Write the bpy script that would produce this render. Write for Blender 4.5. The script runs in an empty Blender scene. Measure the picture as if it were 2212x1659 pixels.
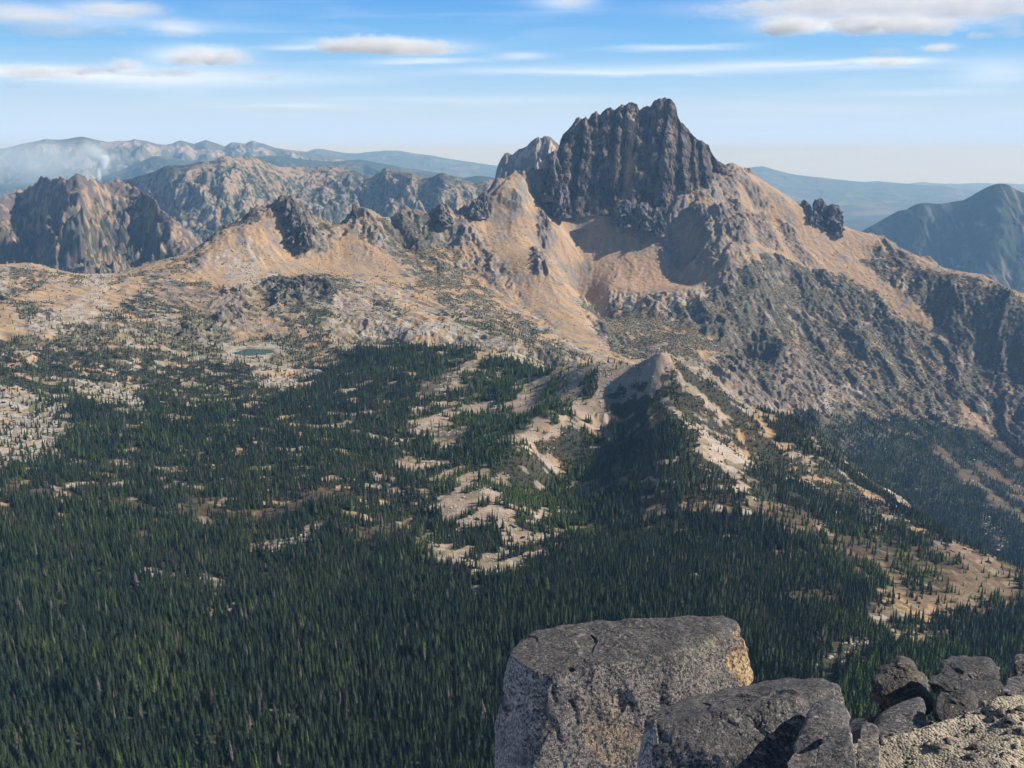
import bpy, bmesh, math, random, time
import numpy as np
from mathutils import Vector
T0 = time.time()
C = bpy.context.scene.collection
SC = bpy.context.scene
rng = np.random.default_rng(7)
random.seed(7)

# ------------------------------------------------------------------ camera, world, sun, exposure
W, H = 2212.0, 1659.0                      # the size at which the photograph was measured
HF = math.radians(54)
FOC = (W / 2) / math.tan(HF / 2)
HORIZON = 331.0
PITCH = math.atan((H / 2 - HORIZON) / FOC)
cam_d = bpy.data.cameras.new('camera'); cam = bpy.data.objects.new('camera', cam_d); C.objects.link(cam)
cam_d.sensor_width = 36; cam_d.angle = HF
cam_d.clip_start = 0.1; cam_d.clip_end = 200000
cam.location = (0, 0, 0); cam.rotation_euler = (math.pi / 2 - PITCH, 0, 0)
SC.camera = cam

SUN_AZ, SUN_EL = math.radians(85), math.radians(33)   # azimuth from +Y towards +X
sun_d = bpy.data.lights.new('sun', 'SUN'); sun = bpy.data.objects.new('sun', sun_d); C.objects.link(sun)
sun_d.energy = 5.0; sun_d.angle = math.radians(0.55); sun_d.color = (1.0, 0.93, 0.84)
sdir = Vector((math.sin(SUN_AZ) * math.cos(SUN_EL), math.cos(SUN_AZ) * math.cos(SUN_EL), math.sin(SUN_EL)))
sun.rotation_euler = sdir.to_track_quat('Z', 'Y').to_euler()
sun.location = sdir * 500

SC.view_settings.view_transform = 'Standard'; SC.view_settings.look = 'None'
SC.view_settings.exposure = 0.38; SC.view_settings.gamma = 1.0
SC.cycles.use_denoising = True
SC.cycles.volume_bounces = 16
SC.cycles.max_bounces = 16; SC.cycles.diffuse_bounces = 3; SC.cycles.transparent_max_bounces = 12
SC.cycles.volume_step_rate = 1.0; SC.cycles.volume_max_steps = 256


class NT:
    """small helper for node trees"""
    def __init__(s, tree): s.t = tree; s.n = tree.nodes; s.l = tree.links
    def node(s, typ, **kw):
        n = s.n.new(typ)
        ins = kw.pop('ins', {})
        for k, v in kw.items(): setattr(n, k, v)
        for k, v in ins.items():
            if isinstance(v, bpy.types.NodeSocket): s.l.new(v, n.inputs[k])
            else: n.inputs[k].default_value = v
        return n
    def math(s, op, a, b=None, c=None, clamp=False):
        n = s.n.new('ShaderNodeMath'); n.operation = op; n.use_clamp = clamp
        for i, v in enumerate((a, b, c)):
            if v is None: continue
            if isinstance(v, bpy.types.NodeSocket): s.l.new(v, n.inputs[i])
            else: n.inputs[i].default_value = v
        return n.outputs[0]
    def mix(s, fac, a, b, typ='MIX', clamp=False):
        n = s.n.new('ShaderNodeMix'); n.data_type = 'RGBA'; n.blend_type = typ; n.clamp_factor = True
        for i, v in ((0, fac), (6, a), (7, b)):
            if isinstance(v, bpy.types.NodeSocket): s.l.new(v, n.inputs[i])
            else:
                if i and len(v) == 3: v = tuple(v) + (1,)
                n.inputs[i].default_value = v
        return n.outputs[2]
    def ramp(s, fac, stops, interp='LINEAR'):
        n = s.n.new('ShaderNodeValToRGB'); n.color_ramp.interpolation = interp
        e = n.color_ramp.elements
        while len(e) < len(stops): e.new(0.5)
        for i, (p, c) in enumerate(stops):
            e[i].position = p; e[i].color = (c, c, c, 1) if isinstance(c, (int, float)) else tuple(c) + (1,)
        s.l.new(fac, n.inputs[0]); return n.outputs[0]
    def noise(s, vec, scale, detail=4, rough=0.55, dist=0.0, lac=2.0):
        return s.node('ShaderNodeTexNoise', ins={'Vector': vec, 'Scale': scale, 'Detail': detail, 'Roughness': rough, 'Distortion': dist, 'Lacunarity': lac}).outputs[0]


# ---- world: Nishita sky with cirrus streaks and white painted behind the clouds, laid out by direction
world = bpy.data.worlds.new('World'); SC.world = world; world.use_nodes = True
w = NT(world.node_tree); w.n.clear()
sky = w.node('ShaderNodeTexSky', sky_type='NISHITA')
sky.sun_disc = False; sky.sun_elevation = SUN_EL; sky.sun_rotation = SUN_AZ
sky.altitude = 2500; sky.air_density = 1.0; sky.dust_density = 1.6; sky.ozone_density = 2.5
tc = w.node('ShaderNodeTexCoord')
sep = w.node('ShaderNodeSeparateXYZ', ins={0: tc.outputs['Generated']})
az = w.math('ARCTAN2', sep.outputs[0], sep.outputs[1])
el = w.math('ARCSINE', sep.outputs[2])
SKY_TINT = (0.86, 1.02, 1.10)
skyc = w.mix(1.0, sky.outputs[0], SKY_TINT, 'MULTIPLY')
SKS = 0.79 / 0.050
low = w.ramp(w.math('MULTIPLY', el, 180 / math.pi / 12), [(0.0, (.60, .76, 1.15)), (0.03, (.60, .76, 1.10)), (0.085, (.58, .77, 1.04)), (0.20, (.56, .73, .90)), (0.30, (.42, .66, .91)), (0.47, (.24, .54, .90)), (0.66, (.14, .41, .86)), (1.0, (.09, .30, .74))])
low = w.mix(1.0, low, (SKS, SKS, SKS), 'MULTIPLY')
skyc = w.mix(w.ramp(el, [(0.14, 1.0), (0.22, 0.0)]), skyc, low)
vec = w.node('ShaderNodeCombineXYZ', ins={0: w.math('MULTIPLY', az, 6.0), 1: w.math('MULTIPLY', el, 75.0), 2: 0.0}).outputs[0]
n1 = w.noise(vec, 1.0, 6, 0.6, 0.6)
vec2 = w.node('ShaderNodeCombineXYZ', ins={0: w.math('MULTIPLY', az, 2.0), 1: w.math('MULTIPLY', el, 14.0), 2: 3.0}).outputs[0]
n2 = w.noise(vec2, 1.0, 3, 0.5)
wis = w.math('MULTIPLY', w.ramp(n1, [(0.50, 0.0), (0.78, 1.0)]), w.ramp(n2, [(0.42, 0.0), (0.62, 1.0)]))
D = math.radians


def px2ang(px, py):
    x = (px - W / 2) / FOC; u = (H / 2 - py) / FOC
    dy = math.cos(PITCH) + u * math.sin(PITCH); dz = -math.sin(PITCH) + u * math.cos(PITCH)
    return math.atan2(x, dy), math.atan2(dz, math.hypot(x, dy))


def streak(px, py, hw, hh, amt, tilt=0.0):
    """a soft white band centred on a direction, for cirrus and for brightening clouds from behind"""
    a0, e0 = px2ang(px, py)
    a = w.math('DIVIDE', w.math('SUBTRACT', az, a0), hw / FOC)
    e = w.math('SUBTRACT', el, e0)
    if tilt: e = w.math('SUBTRACT', e, w.math('MULTIPLY', w.math('SUBTRACT', az, a0), tilt))
    e = w.math('ADD', e, w.math('MULTIPLY', w.math('SUBTRACT', n1, 0.5), 0.012))
    e = w.math('DIVIDE', e, hh / FOC)
    d = w.math('ADD', w.math('POWER', w.math('ABSOLUTE', a), 2.0), w.math('POWER', w.math('ABSOLUTE', e), 2.0))
    g = w.math('EXPONENT', w.math('MULTIPLY', d, -1.0))
    return w.math('MULTIPLY', g, amt)


tot = w.math('MULTIPLY', wis, 0.28)
lim = w.ramp(el, [(0.0, 1.0), (0.35, 0.3)])
tot = w.math('MULTIPLY', tot, lim)
for s in [(1500, 148, 430, 11, .32, 0), (1250, 158, 260, 6, .35, 0), (1750, 140, 200, 6, .30, 0), (920, 131, 110, 6, .50, .02), (640, 105, 70, 5, .4, .03),
          (1460, 103, 130, 5, .45, 0), (480, 170, 300, 18, .30, .01), (60, 155, 170, 14, .35, -.02), (640, 228, 100, 6, .30, 0), (1000, 216, 330, 8, .20, 0), (1990, 202, 150, 8, .20, 0),
          (2150, 155, 70, 22, .35, 0), (1130, 120, 50, 7, .45, 0), (250, 48, 260, 10, .25, 0), (1220, 5, 60, 14, .5, 0), (330, 165, 200, 20, .3, 0)]:
    tot = w.math('ADD', tot, streak(*s))
for s in [(430, 119, 78, 15, .85, 0), (835, 98, 135, 11, .85, 0), (1716, 52, 52, 15, .95, 0), (1890, 50, 165, 15, .9, 0), (1930, 4, 300, 15, .7, 0), (60, 156, 110, 9, .5, 0), (50, 30, 90, 15, .5, 0), (245, 20, 75, 12, .6, 0), (1935, 132, 60, 6, .7, 0), (275, 139, 28, 9, .5, 0), (385, 60, 40, 12, .35, 0), (2029, 102, 25, 6, .6, 0)]:  # brightness painted into the sky behind the cloud meshes to whiten them
    tot = w.math('ADD', tot, streak(*s))
tot = w.math('MINIMUM', tot, 0.9)
CLOUDC = (16.5, 17.0, 17.8)
skyc = w.mix(tot, skyc, CLOUDC)
bg = w.node('ShaderNodeBackground', ins={'Color': skyc, 'Strength': 0.050})
wo = w.node('ShaderNodeOutputWorld'); w.l.new(bg.outputs[0], wo.inputs[0])


# ------------------------------------------------------------------ numeric helpers
def ray(px, py):
    px = np.asarray(px, float); py = np.asarray(py, float)
    x = (px - W / 2) / FOC; u = (H / 2 - py) / FOC
    return x, math.cos(PITCH) + u * math.sin(PITCH), -math.sin(PITCH) + u * math.cos(PITCH)


def at(px, py, R):
    """world point seen at (px, py) whose horizontal distance is R metres"""
    x, y, z = ray(px, py); h = np.hypot(x, y)
    return np.stack([x / h * R, y / h * R, z / h * R], -1)


def atz(px, R, z):
    """world point in the column px at horizontal distance R and height z"""
    py = 600.0
    for _ in range(12):
        x, y, dz = ray(px, py); h = math.hypot(x, y)
        u = 0.0
        t = z / R
        # solve for py with dz/h == t
        py = py + ((dz / h) - t) * FOC * 0.9
    p = at(px, py, R); p[2] = z
    return p


def hsh(ix, iy, iz, seed):
    h = (ix.astype(np.int64) * 374761393 + iy.astype(np.int64) * 668265263 + iz * 2147483647 // 7 + seed * 1274126177) & 0xFFFFFFFF
    h = ((h ^ (h >> 13)) * 1274126177) & 0xFFFFFFFF
    h = ((h ^ (h >> 16)) * 2246822519) & 0xFFFFFFFF
    return (h ^ (h >> 15)) & 0xFFFFFFFF


def perlin2(x, y, seed=0):
    xi = np.floor(x); yi = np.floor(y); xf = (x - xi); yf = (y - yi)
    xi = xi.astype(np.int64); yi = yi.astype(np.int64)
    u = xf * xf * xf * (xf * (xf * 6 - 15) + 10); v = yf * yf * yf * (yf * (yf * 6 - 15) + 10)
    def g(a, b, dx, dy):
        ang = hsh(a, b, np.int64(0), seed) * (2 * np.pi / 4294967296.0)
        return np.cos(ang) * dx + np.sin(ang) * dy
    n00 = g(xi, yi, xf, yf); n10 = g(xi + 1, yi, xf - 1, yf)
    n01 = g(xi, yi + 1, xf, yf - 1); n11 = g(xi + 1, yi + 1, xf - 1, yf - 1)
    a = n00 + u * (n10 - n00); b = n01 + u * (n11 - n01)
    return (a + v * (b - a)) * 1.5


def fbm(x, y, octs=4, seed=0, gain=0.5, lac=2.03):
    s = 0; a = 1.0; f = 1.0
    for o in range(octs):
        s = s + a * perlin2(x * f + 17.3 * o, y * f - 9.1 * o, seed + o); a *= gain; f *= lac
    return s


def ridged(x, y, octs=4, seed=0, gain=0.5):
    s = 0; a = 1.0; f = 1.0
    for o in range(octs):
        n = 1 - np.abs(perlin2(x * f + 7.3 * o, y * f + 3.1 * o, seed + o)) * 1.6
        s = s + a * n; a *= gain; f *= 2.07
    return s


def perlin3(x, y, z, seed=0):
    xi = np.floor(x); yi = np.floor(y); zi = np.floor(z)
    xf, yf, zf = x - xi, y - yi, z - zi
    xi = xi.astype(np.int64); yi = yi.astype(np.int64); zi = zi.astype(np.int64)
    f = lambda t: t * t * t * (t * (t * 6 - 15) + 10)
    u, v, w_ = f(xf), f(yf), f(zf)
    def g(dx, dy, dz):
        h = hsh(xi + dx, yi + dy, zi + dz, seed)
        a = (h & 0xFFFF) / 65536.0 * 2 * np.pi; c = ((h >> 16) & 0xFFFF) / 32768.0 - 1
        s = np.sqrt(1 - c * c)
        return s * np.cos(a) * (xf - dx) + s * np.sin(a) * (yf - dy) + c * (zf - dz)
    L = lambda a, b, t: a + t * (b - a)
    return 1.5 * L(L(L(g(0, 0, 0), g(1, 0, 0), u), L(g(0, 1, 0), g(1, 1, 0), u), v),
                   L(L(g(0, 0, 1), g(1, 0, 1), u), L(g(0, 1, 1), g(1, 1, 1), u), v), w_)


def fbm3(x, y, z, octs=4, seed=0, gain=0.5):
    s = 0; a = 1.0; f = 1.0
    for o in range(octs):
        s = s + a * perlin3(x * f + 5.1 * o, y * f, z * f + 2.7 * o, seed + o); a *= gain; f *= 2.05
    return s


def erosion(x, y, gx, gy, scale, octs=3, seed=50, gain=0.5):
    """gully noise: ridges and furrows that run down the slope given by (gx, gy)"""
    gl = np.sqrt(gx * gx + gy * gy) + 1e-6
    px_, py_ = -gy / gl, gx / gl
    tot = 0; a = 1.0; s = scale
    for o in range(octs):
        X = x / s; Y = y / s
        xi = np.floor(X); yi = np.floor(Y); acc = 0; wt = 0
        for dx in (-1, 0, 1):
            for dy in (-1, 0, 1):
                cx = xi + dx; cy = yi + dy
                h = hsh(cx.astype(np.int64), cy.astype(np.int64), np.int64(3), seed + o)
                jx = (h & 0xFFFF) / 65536.0; jy = ((h >> 16) & 0xFFFF) / 65536.0
                ex = X - (cx + jx); ey = Y - (cy + jy)
                d2 = ex * ex + ey * ey
                wgt = np.exp(-d2 * 2.2)
                acc = acc + wgt * np.cos((ex * px_ + ey * py_) * 2 * np.pi * 1.05); wt = wt + wgt
        tot = tot + a * acc / wt; a *= gain; s *= 0.5
    return tot


def smooth(e0, e1, v):
    t = np.clip((v - e0) / (e1 - e0), 0, 1); return t * t * (3 - 2 * t)


class GF:
    """a regular grid over the ground (metres), sampled bilinearly or bicubically"""
    def __init__(s, x0, y0, step, arr): s.x0, s.y0, s.st, s.a = x0, y0, step, arr
    def bil(s, x, y):
        a = s.a; u = np.clip((x - s.x0) / s.st, 0, a.shape[1] - 1.001); v = np.clip((y - s.y0) / s.st, 0, a.shape[0] - 1.001)
        i = u.astype(int); j = v.astype(int); fu = u - i; fv = v - j
        return (a[j, i] * (1 - fu) + a[j, i + 1] * fu) * (1 - fv) + (a[j + 1, i] * (1 - fu) + a[j + 1, i + 1] * fu) * fv
    def cub(s, x, y):
        a = s.a; u = np.clip((x - s.x0) / s.st, 1, a.shape[1] - 3.001); v = np.clip((y - s.y0) / s.st, 1, a.shape[0] - 3.001)
        i = u.astype(int); j = v.astype(int); fu = u - i; fv = v - j
        def wts(t): return [((-0.5 * t + 1) * t - 0.5) * t, (1.5 * t - 2.5) * t * t + 1, ((-1.5 * t + 2) * t + 0.5) * t, (0.5 * t - 0.5) * t * t]
        wu, wv = wts(fu), wts(fv); r = 0
        for dj in range(4):
            row = 0
            for di in range(4): row = row + wu[di] * a[j + dj - 1, i + di - 1]
            r = r + wv[dj] * row
        return r


# ------------------------------------------------------------------ the lie of the land: surveyed points
def line(pts, step=45.0):
    """resample a polyline of (px, py, R) into world points every `step` metres"""
    P = np.array([at(a, b, c) for a, b, c in pts]); out = [P[0]]
    for a, b in zip(P[:-1], P[1:]):
        n = max(1, int(np.linalg.norm((b - a)[:2]) / step))
        for k in range(1, n + 1): out.append(a + (b - a) * k / n)
    return out


SKYLINE = [(-500, 560, 2600), (-200, 568, 2600), (0, 573, 2600), (60, 568, 2600), (120, 582, 2600), (200, 595, 2600), (260, 592, 2620), (320, 570, 2640), (400, 550, 2660), (440, 522, 2700),
           (470, 500, 2740), (510, 485, 2770), (545, 458, 2790), (590, 436, 2800), (625, 428, 2800), (655, 448, 2810), (690, 470, 2830), (735, 482, 2850), (755, 462, 2850), (775, 448, 2850),
           (810, 462, 2870), (855, 468, 2880), (885, 455, 2900), (930, 458, 2920), (955, 448, 2930), (985, 462, 2950), (1010, 455, 2960), (1040, 425, 3000), (1060, 408, 3030), (1090, 388, 3060),
           (1120, 378, 3100), (1160, 368, 3170), (1200, 372, 3230)]
RIGHTSKY = [(1545, 372, 3330), (1570, 352, 3380), (1600, 357, 3400), (1640, 386, 3420), (1680, 411, 3430), (1720, 437, 3440), (1770, 462, 3450), (1830, 492, 3450), (1900, 512, 3440),
            (1950, 537, 3420), (2000, 560, 3400), (2050, 588, 3380), (2110, 592, 3300), (2160, 612, 3250), (2212, 638, 3200), (2400, 700, 3100), (2700, 800, 3000)]
ctrl = []
ctrl += line(SKYLINE) + line(RIGHTSKY)
for L_ in (SKYLINE, RIGHTSKY):
    for p in line(L_, 90):
        r = np.hypot(p[0], p[1]); u = p[:2] / r
        for dr, dz in ((130, 75), (400, 270), (850, 480)):
            ctrl.append(np.array([*(p[:2] + u * dr), p[2] - dz]))
# foot and core of the tower
ctrl += line([(1242, 400, 3240), (1300, 400, 3240), (1380, 400, 3250), (1450, 390, 3260), (1510, 385, 3280), (1545, 375, 3300)], 40)
ctrl += line([(1170, 430, 3110), (1236, 450, 3130), (1305, 440, 3140), (1345, 440, 3160), (1410, 445, 3170), (1460, 425, 3180)], 40)
# spur on the right of the cirque
ctrl += line([(1480, 440, 3160), (1502, 470, 3070), (1522, 505, 3010), (1540, 535, 2960), (1548, 570, 2900), (1535, 600, 2860)], 35)
ctrl += line([(1545, 372, 3330), (1560, 420, 3230), (1590, 462, 3130), (1612, 520, 3010), (1625, 560, 2930), (1640, 620, 2860)], 60)
# bowl
ctrl += line([(1240, 520, 3030), (1300, 535, 3010), (1370, 540, 3010), (1430, 545, 3010), (1470, 545, 3020)], 50)
ctrl += line([(1420, 490, 3090), (1450, 500, 3080), (1475, 505, 3065)], 40)
ctrl += line([(1250, 590, 2930), (1320, 598, 2910), (1400, 605, 2900), (1460, 612, 2890), (1500, 608, 2880)], 50)
ctrl += line([(1240, 640, 2860), (1310, 628, 2840), (1400, 628, 2840), (1470, 622, 2830), (1560, 605, 2850)], 60)
ctrl += line([(1260, 680, 2740), (1350, 680, 2720), (1450, 690, 2700), (1560, 690, 2720), (1640, 680, 2800)], 80)
ctrl += line([(1320, 740, 2480), (1400, 745, 2470), (1480, 740, 2500), (1560, 760, 2540), (1640, 780, 2640)], 80)
# the tan slope left of the cirque
ctrl += line([(1060, 470, 2950), (1130, 520, 2880), (1200, 580, 2800), (1260, 650, 2680), (1300, 710, 2500), (1328, 776, 2230)], 60)
ctrl += line([(960, 510, 2850), (1040, 580, 2720), (1120, 650, 2560), (1190, 715, 2370), (1230, 760, 2200)], 70)
ctrl += line([(860, 520, 2790), (930, 600, 2600), (1010, 670, 2370), (1090, 720, 2180), (1140, 755, 2060)], 70)
ctrl += line([(1150, 440, 3040), (1210, 500, 2990), (1250, 550, 2930)], 60)
ctrl += line([(650, 540, 2690), (740, 560, 2670), (820, 580, 2620)], 70)
ctrl += line([(480, 580, 2560), (600, 605, 2480), (740, 600, 2480), (860, 640, 2400), (930, 680, 2280)], 80)
ctrl += line([(430, 640, 2330), (560, 660, 2280), (700, 665, 2250), (820, 690, 2200), (920, 715, 2130)], 80)
ctrl += line([(-400, 610, 2380), (0, 615, 2380), (120, 622, 2370), (230, 640, 2330), (300, 610, 2450), (400, 590, 2520)], 80)
ctrl += line([(-400, 690, 2060), (0, 690, 2050), (100, 680, 2090), (200, 688, 2060), (320, 680, 2150), (420, 700, 2100)], 90)
ctrl += line([(460, 735, 2060), (545, 760, 1985), (620, 752, 2020), (720, 735, 2070)], 40)
ctrl += line([(-400, 850, 1560), (0, 850, 1560), (100, 840, 1600), (260, 800, 1770), (420, 800, 1820), (600, 800, 1830), (760, 790, 1870)], 90)
# edge of the bench, mound, saddle
ctrl += line([(760, 752, 1990), (860, 746, 1990), (960, 744, 1960), (1030, 748, 1900), (1085, 764, 1800), (1130, 778, 1760), (1175, 792, 1720), (1215, 792, 1690), (1270, 784, 1640), (1330, 782, 1580), (1385, 772, 1530), (1430, 765, 1500)], 40)
for px_, R_, z_ in ((760, 2110, -385), (860, 2110, -392), (960, 2080, -398), (1060, 2020, -405), (1150, 1980, -440), (1250, 1950, -455), (1350, 1900, -470), (1430, 1860, -490)):
    ctrl.append(atz(px_, R_, z_))
# knoll
ctrl += line([(1430, 765, 1500), (1500, 802, 1515), (1560, 838, 1525), (1600, 865, 1530), (1680, 900, 1545), (1750, 932, 1550), (1850, 1012, 1530), (1950, 1082, 1490), (2080, 1178, 1420), (2212, 1260, 1330), (2400, 1370, 1230), (2700, 1520, 1100)], 40)
ctrl += line([(1340, 868, 1452), (1290, 912, 1420), (1220, 980, 1340), (1130, 1052, 1235)], 50)
ctrl += line([(1436, 800, 1462), (1442, 850, 1405), (1452, 950, 1275), (1455, 1040, 1165), (1440, 1130, 1075)], 60)
ctrl += line([(1520, 900, 1400), (1570, 960, 1330), (1560, 1040, 1205)], 60)
ctrl += line([(1345, 960, 1345), (1300, 1050, 1235), (1270, 1150, 1090)], 60)
ctrl += line([(1650, 980, 1400), (1760, 1060, 1330), (1860, 1120, 1270), (2000, 1200, 1180), (2150, 1280, 1120), (2400, 1400, 1050)], 80)
ctrl += line([(1640, 1100, 1150), (1780, 1180, 1090), (1900, 1270, 1020), (2050, 1350, 970), (2250, 1430, 960)], 80)
# scree apron between bench and knoll
ctrl += line([(1180, 850, 1560), (1120, 900, 1450), (1030, 960, 1340), (960, 1040, 1200), (880, 1130, 1070)], 70)
ctrl += line([(1270, 850, 1472), (1200, 910, 1380), (1130, 980, 1280), (1060, 1060, 1150), (1050, 1150, 1040)], 70)
ctrl += line([(1000, 820, 1640), (960, 870, 1560), (930, 940, 1400)], 70)
ctrl += line([(1085, 800, 1700), (1080, 840, 1600), (1040, 860, 1580)], 50)
# forest floor
for py_, R_ in ((900, 1470), (1000, 1250), (1100, 1070), (1250, 885), (1400, 745), (1550, 650), (1700, 580)):
    for px_ in (-450, -200, 0, 200, 400, 600, 800) + ((1000, 1200, 1400) if py_ > 1200 else ()):
        dz = 6 * math.sin(px_ * .011 + py_ * .02)
        p = at(px_, py_, R_); p[2] += dz * 0; ctrl.append(p)
ctrl += line([(1600, 1250, 950), (1800, 1330, 900), (2000, 1420, 860), (2250, 1500, 840)], 90)
ctrl += line([(1600, 1450, 735), (1850, 1500, 720), (2100, 1560, 720), (2500, 1620, 720)], 90)
ctrl += line([(1500, 1620, 620), (1900, 1650, 610), (2300, 1700, 600)], 90)
# deep valley behind the knoll and the great right-hand slope
for px_, R_, z_ in ((1430, 1680, -430), (1550, 1720, -500), (1650, 1760, -560), (1750, 1780, -610), (1850, 1760, -660), (1980, 1730, -730), (2100, 1650, -780), (2212, 1560, -830), (2450, 1450, -880), (2700, 1350, -920),
                    (1550, 2150, -540), (1700, 2120, -640), (1850, 2060, -740), (2000, 2020, -830), (2150, 1960, -910), (2400, 1850, -980), (2700, 1750, -1030)):
    ctrl.append(atz(px_, R_, z_))
ctrl += line([(1560, 790, 2400), (1640, 840, 2400), (1740, 895, 2400), (1830, 960, 2380), (1950, 1040, 2330), (2080, 1120, 2270), (2212, 1190, 2200), (2500, 1330, 2100)], 80)
ctrl += line([(1680, 760, 2640), (1800, 830, 2650), (1920, 900, 2620), (2060, 990, 2550), (2212, 1080, 2480), (2500, 1230, 2400)], 90)
ctrl += line([(1700, 660, 2900), (1850, 740, 2880), (2000, 820, 2840), (2120, 900, 2780), (2250, 980, 2700), (2500, 1100, 2600)], 100)
ctrl += line([(1700, 540, 3150), (1850, 620, 3120), (2000, 690, 3080), (2120, 740, 3030), (2250, 800, 2960)], 110)
ctrl += line([(1640, 450, 3300), (1750, 510, 3290), (1880, 560, 3290)], 110)
# slope below the camera's own summit, steep at the top
for a in range(-45, 46, 9):
    for R_, z_ in ((0, -6), (20, -22), (90, -110), (220, -235), (380, -330)):
        if R_ == 0 and a: continue
        ctrl.append(np.array([R_ * math.sin(D(a)), R_ * math.cos(D(a)), z_]))
ctrl = np.array(ctrl)
# drop near-duplicates
keep = []
cell = {}
for i, p in enumerate(ctrl):
    k = (round(p[0] / 14), round(p[1] / 14))
    if k in cell: continue
    cell[k] = 1; keep.append(i)
ctrl = ctrl[keep]
SCL = 1000.0
cc = 0.045
Pn = ctrl[:, :2] / SCL; N = len(Pn)
phi = lambda d2: -np.sqrt(d2 + cc * cc)
A_ = np.zeros((N + 3, N + 3))
d2 = ((Pn[:, None] - Pn[None]) ** 2).sum(-1)
A_[:N, :N] = phi(d2) - 1e-4 * np.eye(N)
A_[:N, N] = 1; A_[:N, N + 1:] = Pn; A_[N:, :N] = A_[:N, N:].T
sol = np.linalg.solve(A_, np.concatenate([ctrl[:, 2], np.zeros(3)]))
gst = 10.0
gx_ = np.arange(-2700, 2701, gst); gy_ = np.arange(-60, 4601, gst)
GX, GY = np.meshgrid(gx_, gy_)
zz = np.empty(GX.size); q = np.stack([GX.ravel(), GY.ravel()], -1) / SCL
for i in range(0, len(q), 8192):
    qq = q[i:i + 8192]
    dd = (qq[:, 0:1] - Pn[None, :, 0]) ** 2 + (qq[:, 1:2] - Pn[None, :, 1]) ** 2
    zz[i:i + 8192] = phi(dd) @ sol[:N] + sol[N] + qq @ sol[N + 1:]
zz = zz.reshape(GX.shape)
BASE = GF(gx_[0], gy_[0], gst, zz)
dzy, dzx = np.gradient(zz, gst)
GRX = GF(gx_[0], gy_[0], gst, dzx); GRY = GF(gx_[0], gy_[0], gst, dzy)
print('base land', N, round(time.time() - T0, 1))


def cast(px, py, r0=540.0, r1=4300.0, step=5.0):
    """first point of the land met by the rays through the given pixels"""
    px = np.atleast_1d(np.asarray(px, float)); py = np.atleast_1d(np.asarray(py, float))
    x, y, z = ray(px, py); h = np.hypot(x, y); x, y, z = x / h, y / h, z / h
    rs = np.arange(r0, r1, step); hit = np.full(px.shape, r1)
    for r in rs[::-1]:
        b = BASE.bil(x * r, y * r)
        hit = np.where(z * r <= b, r, hit)
    return np.stack([x * hit, y * hit], -1)


# ------------------------------------------------------------------ ground-cover maps (world grids, 5 m)
ms = 5.0
mx = np.arange(-2650, 2651, ms); my = np.arange(400, 4401, ms)
MX, MY = np.meshgrid(mx, my)


def paint(polys, grow=0):
    """world-space map that is 1 inside any of the outlines and 0 outside, softened a little"""
    m = np.zeros(MX.shape, np.float32)
    for poly in polys:
        val = 1.0
        if isinstance(poly, tuple) and isinstance(poly[0], float): val, poly = poly
        P = cast([p[0] for p in poly], [p[1] for p in poly])
        x0, y0 = P.min(0) - 10; x1, y1 = P.max(0) + 10
        i0, i1 = np.searchsorted(mx, [x0, x1]); j0, j1 = np.searchsorted(my, [y0, y1])
        if i1 <= i0 or j1 <= j0: continue
        X = MX[j0:j1, i0:i1]; Y = MY[j0:j1, i0:i1]; ins = np.zeros(X.shape, bool)
        for (ax, ay), (bx, by) in zip(P, np.roll(P, -1, 0)):
            c = ((ay > Y) != (by > Y)) & (X < (bx - ax) * (Y - ay) / (by - ay + 1e-9) + ax)
            ins ^= c
        m[j0:j1, i0:i1] = np.where(ins, np.maximum(m[j0:j1, i0:i1], val), m[j0:j1, i0:i1])
    for _ in range(2):
        m = (m + np.roll(m, 1, 0) + np.roll(m, -1, 0) + np.roll(m, 1, 1) + np.roll(m, -1, 1)) / 5
    return GF(mx[0], my[0], ms, m)


M_FOREST = paint([
    [(-400, 1010), (60, 985), (150, 960), (150, 890), (180, 870), (300, 890), (420, 880), (520, 870), (640, 850), (720, 770), (760, 752), (860, 750), (960, 748), (1030, 752),
     (1010, 800), (960, 850), (905, 885), (885, 960), (870, 1080), (900, 1190), (1040, 1260), (1100, 1245), (1200, 1200), (1190, 1110), (1080, 1050), (1180, 980), (1290, 900), (1340, 870),
     (1360, 930), (1500, 980), (1540, 1060), (1640, 1080), (1700, 1150), (1860, 1200), (1900, 1260), (1900, 1400), (2040, 1340), (2600, 1330), (2600, 1800), (-400, 1800)],
    [(1000, 860), (1040, 800), (1090, 766), (1170, 795), (1100, 840), (1000, 880)],
    [(960, 1000), (1000, 950), (1090, 880), (1160, 900), (1100, 960), (1000, 1010)],
    [(940, 910), (960, 900), (1100, 900), (1090, 930), (960, 1000), (900, 1010)],
    [(1030, 960), (1220, 850), (1230, 870), (1080, 970)],
    [(1620, 880), (1720, 880), (1800, 890), (2000, 900), (2120, 930), (2212, 960), (2600, 1120), (2600, 1420), (2212, 1262), (2080, 1182), (1850, 1016)],
    (.72, [(1640, 1000), (1850, 1090), (2100, 1230), (1990, 1290), (1860, 1200), (1700, 1150)]),
    (.8, [(1940, 1240), (2030, 1220), (2020, 1290), (1940, 1300)]),
])
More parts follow.
